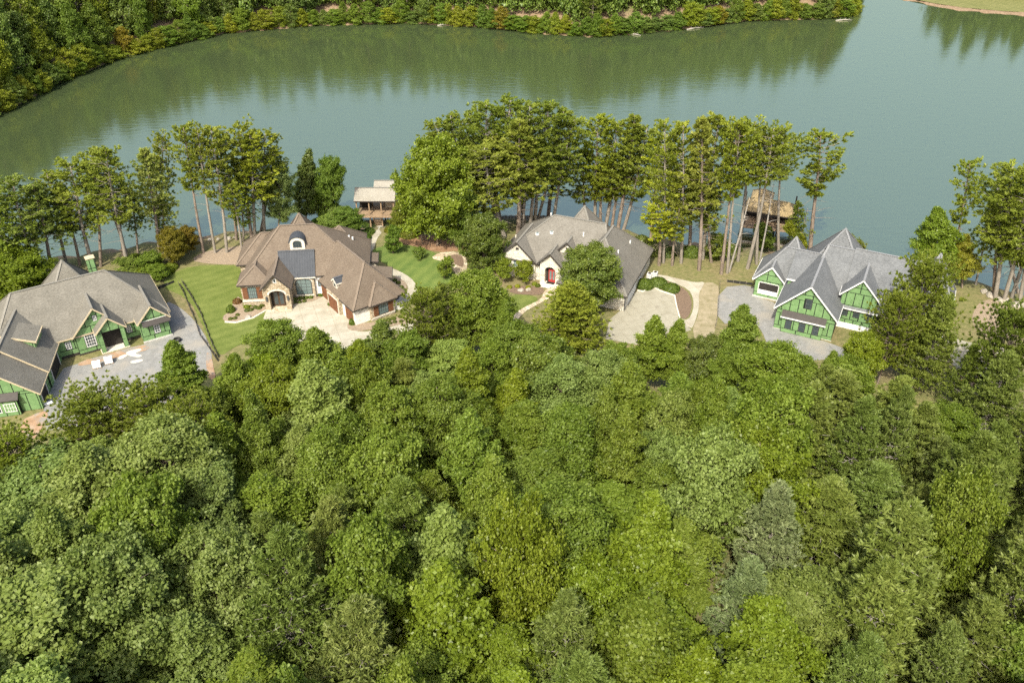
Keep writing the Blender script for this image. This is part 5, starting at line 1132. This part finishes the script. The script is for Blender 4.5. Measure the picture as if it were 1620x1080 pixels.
for (bx_,by_,tx_,ty_,wpx,pr,mt,colr,lb) in LEAFY:
    x,y,z = G(bx_,by_); y = min(y, float(yshore(x))-0.2); z = hz(x,y)
    u=(tx_-810)/FPX; v=(540-ty_)/FPX; t=y/(cp+v*sp_); zt=CAM_H+(-sp_+v*cp)*t
    plant('small_tree' if pr.startswith('small') else 'broadleaf_tree', pr, (x,y,z), max(1.2,zt-z), wpx*0.5*t/FPX*1.05, lb, 'tree', None, mt, colr, (u*t-x,0))
# bare snags
for k,(bx_,by_,tx_,ty_,lb) in enumerate(((1153,430,1186,312,'pale bare snag leaning left of the thatched boathouse'),(1202,413,1224,290,'pale bare snag in front of the thatched roof'),(1262,395,1278,328,'short bare snag beside the leaning right pine'),(1544,450,1566,330,'bare white snag among the right edge pines'),(1586,545,1592,490,'leafless shrub tree on the bare sandy bank'),(36,448,20,372,'bare twiggy snag above the left green roof'))):
    x,y,z=G(bx_,by_); u=(tx_-810)/FPX; v=(540-ty_)/FPX; t=y/(cp+v*sp_); h=CAM_H+(-sp_+v*cp)*t-z; xt=u*t
    r_=random.Random(k+5); root=world_thing('dead_tree',lb,'dead tree',(x,y,z)); m=MB(); m.tube([(0,0,-0.3),((xt-x)*0.5+0.1,0,h*0.5),(xt-x,0,h)],[0.2,0.13,0.04],7); m.build('trunk',M['bark_dead'],root,True)
    for j in range(10 if k<4 else 26):
        q=0.35+0.6*r_.random() if k<4 else 0.1+0.8*r_.random(); a=r_.random()*6.28; l=(0.7+1.6*r_.random())*(1 if k<4 else 1.1); o=((xt-x)*q,0,h*q)
        MB().tube([o,(o[0]+l*0.6*math.cos(a),l*0.6*math.sin(a),o[2]+l*0.25),(o[0]+l*math.cos(a),l*math.sin(a),o[2]+l*(0.55 if k>=4 else 0.3))],[0.05,0.03,0.012],4).build('limb',M['bark_dead'],root)
# planting-bed bushes
def bush(px,py,s,label,mat='leaf_dark',colr=(1,1,1),big=False,name='shrub',flat=1.0,group=None):
    x,y,z=G(px,py); root=world_thing(name,label,'shrub',(x,y,z),0,group); o=link('foliage',random.choice(BIGB if big else BUSH),root); o.scale=(s,s,s*flat); o.rotation_euler=(0,0,random.random()*6); setmat(o,M[mat]); o.color=rgb(colr)
    MB().tube([(0,0,-0.1),(0,0,0.3*s)],[0.06*s,0.04*s],5).build('stem',M['bark'],root)
gname='clipped shrubs in the house beds'
row=[(391,486),(397,483),(404,480),(413,479)]
for k,(a,b) in enumerate(row): bush(a,b,1.15,'%s shrub from the left in upper bed row, brown house' % ordn(k+1),'leaf_yellow',(0.75,0.85,0.7),group=gname)
for k,(a,b) in enumerate([(391,492),(397,491),(404,487),(410,488),(415,484)]): bush(a,b,0.95,'%s dark shrub from the left in lower bed row, brown house' % ordn(k+1),'leaf_dark',(1,0.95,0.9),group=gname)
for k,(a,b) in enumerate([(365,505),(372,504),(376,499)]): bush(a,b,0.8,'%s small shrub from the left at the curved bed tip' % ordn(k+1),'leaf_dark',(1.1,1,0.9),group=gname)
bush(376,478,1.6,'purple-leaved shrub at the brown house left corner','leaf_dark',(1.5,0.6,0.9),group=gname); bush(366,493,1.5,'upright evergreen shrub at the curved bed edge','leaf_dark',(1.1,1.2,0.9),flat=1.9,group=gname)
for k,(a,b) in enumerate([(466,475),(475,473),(484,472),(492,471)]): bush(a,b,1.0,'%s shrub from the left under tall arched window' % ordn(k+1),'leaf_dark',(1.2,1.2,1),group=gname)
for k,(a,b) in enumerate([(467,479),(474,479),(482,477)]): bush(a,b,0.8,'%s low front shrub from the left under arched window' % ordn(k+1),'leaf_dark',(1,0.95,0.9),group=gname)
bush(507,466,1.7,'loose flowering shrub by the white garage wall','leaf_poplar',(0.8,0.9,0.9),group=gname); bush(524,482,1.2,'shrub between the two brown garage doors','leaf_poplar',(0.8,0.85,0.8),group=gname)
for k,(a,b) in enumerate([(600,511),(607,509),(615,507),(623,505),(634,502),(648,500)]): bush(a,b,0.95,'%s shrub from the left along the garage end bed' % ordn(k+1),'leaf_dark',(1.15,1.1,0.9),group=gname)
for k,(a,b) in enumerate([(607,514),(617,512),(625,510),(635,509)]): bush(a,b,0.8,'%s low front shrub from the left, garage end bed' % ordn(k+1),'leaf_dark',(1,0.9,0.9),group=gname)
for k,(a,b) in enumerate([(625,444),(630,448),(635,455),(638,459)]): bush(a,b,0.9,'%s shrub from the top in the garage side bed' % ordn(k+1),'leaf_dark',(1.1,1.05,0.9),group=gname)
bush(558,512,1.2,'conical shrub at the garage wall corner','leaf_dark',(1.1,1.2,0.9),flat=1.8,group=gname); bush(641,494,1.6,'loose shrub at the garage right corner','leaf_poplar',(0.85,0.9,0.85),group=gname)
for k,(a,b,c_) in enumerate([(806,455,(1.1,1.05,0.8)),(819,454,(1.2,1.15,0.8)),(836,456,(1.3,1.25,0.7)),(846,450,(0.9,0.95,0.8)),(851,453,(0.5,0.6,0.6))]): bush(a,b,1.0,'%s low shrub from the left in the white house bed' % ordn(k+1),'leaf_yellow',c_,group=gname)
for (a,b,s,l) in ((1020,452,1.7,'left clipped hedge shrub at the white house drive'),(1041,450,1.7,'middle clipped hedge shrub at the white house drive'),(1062,458,1.5,'right clipped hedge shrub at the white house drive')): bush(a,b,s,l,'leaf_dark',(0.9,1.0,0.7),True,'hedge_shrub',0.75,'clipped hedge shrubs')
for k,(a,b,s) in enumerate([(12,470,2.2),(215,416,1.8),(228,436,1.6),(262,432,1.5),(195,440,1.7),(240,414,1.9),(272,424,1.2)]): bush(a,b,s,'%s wild bush from the left behind left green house' % ordn(sorted([12,215,228,262,195,240,272]).index(a)+1),'leaf_yellow',var((0.7,0.8,0.7),0.2),True,'wild_bush',1.0,'wild bushes on the left bank')
for k,(a,b,s) in enumerate([(1035,398,2.2),(1056,402,1.6),(1092,402,1.8),(1128,404,2.0),(1160,398,1.6),(1015,388,2.0)]): bush(a,b,s,'%s dark bush from the left under the right pines' % ordn(sorted([1035,1056,1092,1128,1160,1015]).index(a)+1),'leaf_dark',var((1.1,1.1,0.9),0.2),True,'wild_bush',1.0,'bushes under the right pines')
for k,(a,b,s) in enumerate([(505,358,2.0),(528,366,2.4),(548,372,2.2),(572,378,1.8),(556,388,1.5),(585,368,1.1)]): bush(a,b,s,'%s leafy bush from the left, behind the brown roof' % ordn(sorted([505,528,548,572,556,585]).index(a)+1),'leaf_poplar',var((0.65,0.8,0.7),0.2),True,'wild_bush',1.0,'bushes left of the boathouse path')
for k,(a,b,s) in enumerate([(632,366,1.6),(648,372,2.0),(640,356,1.6),(618,366,1.2)]): bush(a,b,s,'%s olive bush from the left, right of the gangway' % ordn(sorted([632,648,640,618]).index(a)+1),'leaf_yellow',var((0.7,0.65,0.7),0.2),True,'wild_bush',1.0,'bushes right of the gangway')

# ------------------------------------------------------------------ the foreground wood
POP = ['poplar%d'%i for i in range(8)]+['round2','round0']; VIR = ['virginia0','virginia1','virginia2']
HAND = [  # crown top px, py, height, radius, proto, material, colour, label
 (272,540,11.5,3.7,'poplar1','leaf_poplar',(0.9,1.0,0.8),'leafy tree standing alone on the left gravel edge'),
 (140,634,12,5.6,'loblolly0',None,(0.85,0.9,0.65),'left of the three dark rounded pines below the gravel forecourt'),
 (232,628,12,5.6,'loblolly1',None,(0.85,0.9,0.65),'middle of the three dark rounded pines below the gravel forecourt'),
 (296,655,12.0,4.4,'loblolly0',None,(0.9,0.95,0.65),'right of the three dark rounded pines below the gravel forecourt'),
 (8,700,12,4.6,'loblolly1',None,(1.0,1.08,0.7),'green pine at left edge below the green garage'),
 (362,566,13,3.6,'poplar0','leaf_poplar',(0.95,1.0,0.8),'leafy tree below the lawn beside the wood edge'),
 (426,512,12,3.5,'poplar2','leaf_poplar',(0.92,1.0,0.85),'left of two leafy trees below the motor court'),
 (492,518,11.5,4.2,'poplar3','leaf_poplar',(0.95,1.0,0.85),'right of two leafy trees below the motor court'),
 (560,542,11,3.4,'poplar0','leaf_yellow',(0.85,0.95,0.8),'yellow-green tree below the motor court mouth'),
 (604,508,10,3.4,'poplar1','leaf_dark',(1.3,1.3,1.2),'dark leafy tree below the garage end bed'),
 (672,468,13,4.0,'loblolly1',None,(0.9,0.95,0.7),'dark pine right of the curved cream walk'),
 (700,450,13,3.6,'virginia0',None,(0.95,0.98,0.8),'feathery pine left of the paired leafy crowns'),
 (738,437,14,3.4,'poplar2','leaf_poplar',(1.0,1.05,0.85),'left of the paired leafy crowns beside white house'),
 (768,424,15,3.8,'poplar0','leaf_poplar',(1.0,1.05,0.85),'right of the paired leafy crowns beside white house'),
 (905,450,11,5.8,'cedar0',None,(1.2,1.2,0.8),'broad yellow-green conifer in front of the white house'),
 (635,572,12,5.0,'virginia1',None,(0.95,0.95,0.75),'feathery reddish pine below the garage end bed'),
 (860,545,12,4.6,'round0','leaf_dark',(1.35,1.35,1.0),'dark leafy tree below the broad yellow-green conifer'),
 (820,520,11,4.0,'round1','leaf_poplar',(0.8,0.88,0.75),'leafy tree below the small shaded lawn'),
 (1036,500,12.5,3.5,'poplar1','leaf_poplar',(1.05,1.1,0.85),'left leafy crown at the aged concrete drive'),
 (1074,510,12,2.6,'poplar3','leaf_poplar',(1.05,1.1,0.85),'right slimmer leafy crown at the aged concrete drive'),
 (962,562,12.5,3.6,'poplar2','leaf_pale',(0.95,1.0,0.9),'pale leafy tree below the aged concrete drive'),
 (1120,545,9,3.0,'round1','leaf_dark',(1.2,1.15,1.1),'dark low tree below the bare strip'),
 (1184,488,13.5,3.8,'poplar0','leaf_poplar',(0.9,0.98,0.85),'tall leafy tree left of the right green house'),
 (1226,558,12,4.2,'poplar2','leaf_poplar',(0.98,1.05,0.8),'leafy tree below the pale gravel lot'),
 (1312,578,12,3.6,'virginia2',None,(0.95,1.0,0.8),'feathery pine below the right green house gable'),
 (1372,536,9,2.8,'round0','leaf_yellow',(0.9,1.0,0.75),'bright leafy tree before the white house wrap'),
 (1428,474,14,3.8,'loblolly1',None,(0.95,1.0,0.72),'dark pine covering the right green house corner'),
 (1474,424,17,4.8,'loblolly0',None,(0.92,0.98,0.7),'tallest dark pine before the right slate roof'),
 (1500,470,15,4.0,'virginia0',None,(1.0,1.05,0.75),'feathery pine beside the tallest dark pine'),
 (1545,545,11,2.0,'virginia1',None,(0.95,1.05,0.75),'slender pine standing on the pale dirt drive'),
 (1612,500,16,5.0,'loblolly1',None,(0.7,0.8,0.65),'dark pine at the right edge above the dirt drive'),
 (1600,560,15,4.6,'virginia2',None,(0.85,0.92,0.75),'feathery pine at the right edge by the drive'),
 (1240,770,17.5,4.4,'white0',None,(1.0,1.0,1.0),'pale grey-green soft-needled pine at lower right centre'),
 (1195,890,16.5,4.0,'white0',None,(0.9,0.97,0.9),'second pale grey-green pine, lower and left of the first'),
 (1440,800,19,6.5,'virginia0',None,(0.98,1.04,0.9),'large feathery pine with grey twigs, lower right'),
 (1560,690,18,5.6,'virginia1',None,(0.82,0.9,0.72),'dark feathery pine at the right edge middle'),
 (1340,590,14,5.2,'virginia1',None,(0.98,1.0,0.85),'wide feathery pine below the right green house'),
 (1430,600,15,5.4,'virginia2',None,(1.0,1.03,0.8),'feathery pine left of the orange barrel'),
 (520,790,17,4.6,'virginia2',None,(1.1,1.1,1.05),'grey-twigged feathery pine at lower left centre'),
 (560,950,17.5,5.2,'virginia0',None,(1.05,1.06,1.1),'grey-twigged feathery pine at the bottom centre left'),
 (700,800,18,4.6,'poplar1','leaf_pale',(1.0,1.05,0.85),'large pale-topped leafy tree at bottom centre'),
 (250,690,17,5.2,'poplar2','leaf_pale',(1.0,1.0,0.9),'big pale leafy tree below the dark rounded pines'),
 (110,710,17,5.6,'poplar0','leaf_pale',(1.0,1.0,0.9),'big pale leafy tree at left below the green pine'),
 (330,660,14,3.8,'poplar3','leaf_poplar',(0.98,1.05,0.8),'leafy tree right of the dark rounded pines'),
 (1322,560,10,2.9,'poplar5','leaf_poplar',(0.95,1.02,0.8),'leafy tree at the lower end of the gravel lot'),
 (1468,640,12.5,4.2,'virginia1',None,(0.95,1.0,0.85),'feathery pine below the orange barrel'),
 (985,548,11,3.0,'poplar6','leaf_poplar',(0.95,1.0,0.85),'leafy tree right at the mouth of the aged drive'),
 (1000,580,12,3.4,'poplar4','leaf_poplar',(1.0,1.05,0.8),'leafy tree below the aged drive mouth'),
 (1150,548,11,3.2,'poplar5','leaf_poplar',(0.9,0.98,0.8),'leafy tree between bare strip and gravel lot'),
 (1278,566,11,3.2,'poplar7','leaf_poplar',(0.95,1.02,0.8),'leafy tree below the centre green gable'),
 (640,530,11,3.2,'poplar6','leaf_poplar',(0.85,0.95,0.8),'leafy tree below the right end of the garage bed'),
 (800,480,12,3.2,'poplar5','leaf_poplar',(0.92,1.0,0.8),'leafy tree left of the small shaded lawn'),
 (780,540,12,3.6,'poplar7','leaf_poplar',(0.95,1.02,0.8),'leafy tree below the paired leafy crowns'),
 (530,560,12,3.4,'poplar4','leaf_poplar',(0.95,1.02,0.8),'leafy tree left of the yellow-green court tree'),
 (1345,575,11,3.6,'round1','leaf_poplar',(0.95,1.02,0.8),'leafy tree below the bright one by the wrap'),
 (660,590,13.5,3.2,'poplar3','leaf_pale',(0.9,0.95,0.8),'pale-topped tree below the reddish feathery pine'),
]
placed = []
def add_fg(px,py,h,R,pr,mt,colr,lb):
    x,y = P(px,py,h); placed.append((x,y,R)); nm = 'broadleaf_tree' if pr[:2] in ('po','ro') else 'conifer_tree'
    plant(nm, pr, (x,y,0), h, R, lb, 'tree', 'trees of the foreground wood', mt, colr)
for e in HAND: add_fg(*e)
BX = [-60,0,60,200,330,400,480,560,640,700,800,900,1000,1100,1200,1300,1400,1500,1560,1620,1700]; BY = [690,690,690,660,605,565,545,565,580,535,545,560,572,560,575,585,585,640,655,610,600]
fill = []; rf = random.Random(11)
tries = 0
while tries < 16000:
    tries += 1
    y = rf.uniform(24,98); x = rf.uniform(-70,78); h = rf.uniform(11.0,20.0)*(0.85+0.15*(98-y)/74 if y > 60 else 1)
    px,py = Q(x,y,h)
    if px < -140 or px > 1760 or py > 1330 or py < np.interp(px,BX,BY)+8: continue
    R = rf.uniform(3.3,5.6)*(1.0 if y < 75 else 0.85)
    if any((x-a)**2+(y-b)**2 < (0.64*(R+c))**2 for a,b,c in placed): continue
    placed.append((x,y,R)); fill.append((x,y,h,R,px,py))
def kind_at(px,py):
    q = rf.random()
    if px > 1270: 
        if py > 650 and 1270 < px < 1330 and q < 0.5: return 'leafy'
        return 'feathery' if q < 0.88 else 'leafy'
    if px < 380 and py > 680: return 'pale' if q < 0.85 else 'leafy'
    if 420 < px < 640 and py > 760: return 'feathery' if q < 0.45 else 'leafy'
    if 860 < px < 1000 and py > 820: return 'feathery' if q < 0.35 else 'bright'
    if py > 950 and px > 620: return 'bright' if q < 0.6 else 'leafy'
    return 'leafy' if q < 0.62 else 'bright' if q < 0.78 else 'pale' if q < 0.9 else 'feathery' if q < 0.95 else 'dark'
BANDS = [(-999,660,'in the rank nearest the houses'),(660,760,'in the upper middle of the wood'),(760,880,'in the middle of the foreground wood'),(880,1010,'in the lower part of the wood'),(1010,2000,'along the bottom edge of the picture')]
cnt = {}
for (x,y,h,R,px,py) in sorted(fill, key=lambda f: f[4]):
    k = kind_at(px,py); band = [b for b in BANDS if b[0] <= py < b[1]][0][2]; cnt[(k,band)] = cnt.get((k,band),0)+1; o = ordn(cnt[(k,band)])
    lab = {'leafy':'mid green leafy tree','pale':'pale green leafy tree','bright':'yellow-green leafy tree','dark':'dark leafy tree','feathery':'feathery needled conifer'}[k]
    lb = '%s %s from the left, %s' % (o, lab, band)
    if k == 'feathery': plant('conifer_tree', rf.choice(VIR), (x,y,0), h, R*1.1, lb, 'tree', 'trees of the foreground wood', None, var((0.9,0.98,0.85),0.12))
    else:
        mt = {'leafy':'leaf_poplar','pale':'leaf_pale','bright':'leaf_yellow','dark':'leaf_dark'}[k]; b_ = {'leafy':(0.95,1.0,0.85),'pale':(0.95,1,0.85),'bright':(0.82,0.95,0.8),'dark':(1.3,1.35,1.1)}[k]
        plant('broadleaf_tree', rf.choice(POP), (x,y,0), h, R*(1.22 if k=='pale' else 1.0), lb, 'tree', 'trees of the foreground wood', mt, var(b_,0.12))
# low undergrowth below the crowns
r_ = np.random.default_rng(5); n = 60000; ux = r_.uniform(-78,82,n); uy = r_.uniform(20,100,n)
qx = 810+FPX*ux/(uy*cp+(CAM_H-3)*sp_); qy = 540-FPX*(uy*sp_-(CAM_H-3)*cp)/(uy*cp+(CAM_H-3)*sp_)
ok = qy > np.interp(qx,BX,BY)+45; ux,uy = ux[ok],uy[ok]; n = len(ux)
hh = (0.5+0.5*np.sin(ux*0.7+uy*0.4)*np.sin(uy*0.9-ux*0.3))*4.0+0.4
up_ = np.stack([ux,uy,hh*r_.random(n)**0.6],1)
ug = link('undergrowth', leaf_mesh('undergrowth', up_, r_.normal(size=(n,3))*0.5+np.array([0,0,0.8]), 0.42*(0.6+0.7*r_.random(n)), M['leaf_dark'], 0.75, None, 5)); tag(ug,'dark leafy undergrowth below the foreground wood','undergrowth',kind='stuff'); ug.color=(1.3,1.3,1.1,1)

# ------------------------------------------------------------------ the wood on the far shore
rf = random.Random(23); far = []
def try_far(x,y,R,h,kind): far.append((x,y,R,h,kind))
spots = []
for row,(d0,d1,gap) in enumerate(((0.2,1.0,3.8),(1.8,4.5,4.6),(7,11,5.5),(12,17,5.8),(20,26,6.2),(29,36,6.8),(40,50,8),(58,70,10))):
    x = -215.0
    while x < 330:
        yy = float(yfar(x)); s = 1.0
        if 137 < x < 147: x += 4; continue
        sl = abs(float(yfar(x+2)-yfar(x-2)))/4
        x += gap*rf.uniform(0.75,1.25)/math.sqrt(1+sl*sl)
        d = rf.uniform(d0,d1); nx_ = 0
        # push inland along the shore normal
        g_ = float(yfar(x+1.5)-yfar(x-1.5))/3; ln = math.hypot(1,g_); X = x - g_/ln*d; Y = float(yfar(x)) + d/ln
        if float(far_dist(X,Y)) < 0.1: continue
        if X > 148 and d < 22: continue
        spots.append((X,Y,row))
    # steep left bank is walked along y
for row,(d0,d1) in enumerate(((0.2,1.0),(2,5),(7,11),(13,18),(21,27),(30,37),(42,50),(56,66))):
    y = 226.0
    while y < 300:
        y += rf.uniform(3.6,5.6); xs_ = np.interp(y,[205,226,256,281,307],[-165,-136,-131,-122,-99]); d = rf.uniform(d0,d1); spots.append((float(xs_)-d, y+d*0.25, row))
for _ in range(900):
    X = rf.uniform(-190,140); Y = rf.uniform(215,395); s2_ = float(far_dist(X,Y))
    if 1.5 < s2_ < 45: spots.append((X,Y,2))
keep = []
for s in spots:
    if all((s[0]-k[0])**2+(s[1]-k[1])**2 > (2.4 if s[2]==0 else 3.6)**2 for k in keep): keep.append(s)
fn = 0; far_stuff = []
cntf = {}
for (X,Y,row) in sorted(keep, key=lambda k_: Q(k_[0],k_[1],0)[0]):
    z = hz(X,Y); px,py = Q(X,Y,z+6)
    vis = -40 < px < 1660 and py > -60
    h = rf.uniform(4.5,9) if row==0 else rf.uniform(15,22); R = rf.uniform(2.6,3.8) if row==0 else rf.uniform(3.6,5.0)
    q = rf.random(); pinezone = (880 < px < 1000) or px < 100 and row > 2
    if row and (q < (0.75 if pinezone else 0.28)): kind = 'pine'
    elif row == 0 and q < 0.05 : kind = 'rust'
    elif q < (0.42 if px < 900 else 0.3): kind = 'yellow'
    elif q < 0.75: kind = 'green'
    else: kind = 'dark'
    sec = 'left bank' if px < 330 else 'middle far bank' if px < 800 else 'right far bank' if px < 1400 else 'far right bank'
    rowp = 'at the waterline of the' if row == 0 else 'in the wood on the'
    lab = {'pine':'dark pine','rust':'rust-tinted low tree','yellow':'yellow-green leafy tree','green':'mid green leafy tree','dark':'dark green leafy tree'}[kind]
    kk = (lab,rowp,sec); grp = '%s %s %s across the lake' % kk
    mt,c_ = {'pine':(None,(0.75,0.85,0.75)),'rust':('leaf_yellow',(0.98,0.74,0.9)),'yellow':('leaf_yellow',(0.95,0.98,0.95)),'green':('leaf_poplar',(0.85,0.98,0.9)),'dark':('leaf_dark',(1.25,1.35,1.3))}[kind]
    pr = rf.choice(['farpine0','farpine1']) if kind=='pine' else rf.choice(['farleaf0','farleaf1','farleaf2','farleaf3'])
    deep = row >= 2 and (px > 340 or row >= 5)
    if not vis or deep: far_stuff.append((X,Y,z,h,R,vis,mt,c_)); continue
    cntf[kk] = cntf.get(kk,0)+1; lb = '%s %s from the left %s %s' % (ordn(cntf[kk]), lab, rowp, sec)
    plant('pine_tree' if kind=='pine' else 'broadleaf_tree', pr, (X,Y,z-0.3), h, R, lb, 'tree', grp, mt, var(c_,0.14)); fn += 1
# trees of the far wood that stand above or beside the frame: one mass
vs=[]; 
m_ = PR['farleaf0'][0][0]; co = np.empty(len(m_.vertices)*3,np.float32); m_.vertices.foreach_get('co',co); co=co.reshape(-1,3)
sub = co.reshape(-1,4,3)[::28]; sub2 = co.reshape(-1,4,3)[::7]
allq=[]
for (X,Y,z,h,R,pr,mt,c_) in far_stuff:
    q = (sub2 if pr else sub).copy(); a=rf.random()*6.28; ca,sa=math.cos(a),math.sin(a); cen=q.mean(axis=1,keepdims=True); q=(q-cen)*(2.0 if pr else 3.6)+cen
    x_=q[...,0]*ca-q[...,1]*sa; y_=q[...,0]*sa+q[...,1]*ca; q=np.stack([x_*R/4.6+X,y_*R/4.6+Y,q[...,2]*h/13.8+z],-1); allq.append(q)
if allq:
    q=np.concatenate(allq); n=len(q); me=bpy.data.meshes.new('far_wood'); me.vertices.add(4*n); me.vertices.foreach_set('co',q.astype(np.float32).ravel()); me.loops.add(4*n); me.loops.foreach_set('vertex_index',np.arange(4*n,dtype=np.int32)); me.polygons.add(n); me.polygons.foreach_set('loop_start',np.arange(0,4*n,4,dtype=np.int32)); me.update(calc_edges=True)
    at=me.attributes.new('tint','FLOAT','FACE'); at.data.foreach_set('value',np.random.default_rng(1).random(n).astype(np.float32)); me.materials.append(M['leaf_dark'])
    fo=link('far_wood',me); fo.color=(1.35,1.5,1.35,1); tag(fo,'wood continuing behind and beyond the far shore trees','wood',kind='stuff')
# grass strip at the far right bank, driftwood
sheet('far_lawn', [(150,361),(163,343),(186,333),(230,329),(240,352),(200,362),(165,372)], lawn_mat('far_lawn',(0.12,0.13,0.045),(0.2,0.19,0.08)), 0.06, 'pale grass strip on the far right bank', 1, world=True, grid=4)
for k,(a,b,ang_,l,lb) in enumerate(((1100,46,0.4,7,'long pale driftwood log at the far right bank'),(1005,56,-0.5,4,'short driftwood log at the far point'),(1335,33,0.1,6,'pale driftwood at the far inlet mouth'),(700,41,0.2,3.5,'grey driftwood at the middle of far bank'))):
    x,y=P(a,b,WATER_Z); t=world_thing('driftwood_log',lb,'log',(x,y,WATER_Z),ang_); m=MB(); m.tube([(-l/2,0,0.1),(0,0.15,0.3),(l/2,0,0.15)],[0.25,0.2,0.08],7); m.build('trunk',M['bark_dead'],t,True)
    for j in range(4): MB().tube([(-l/4+j*l/6,0,0.25),(-l/4+j*l/6+0.3,0.5*(-1)**j,0.9)],[0.08,0.03],5).build('limb',M['bark_dead'],t)
print('TREES shore',len(SHORE),'fill',len(fill),'far',fn,'stuff',len(far_stuff), 'tris', sum(len(m.polygons)*2 for m in bpy.data.meshes))
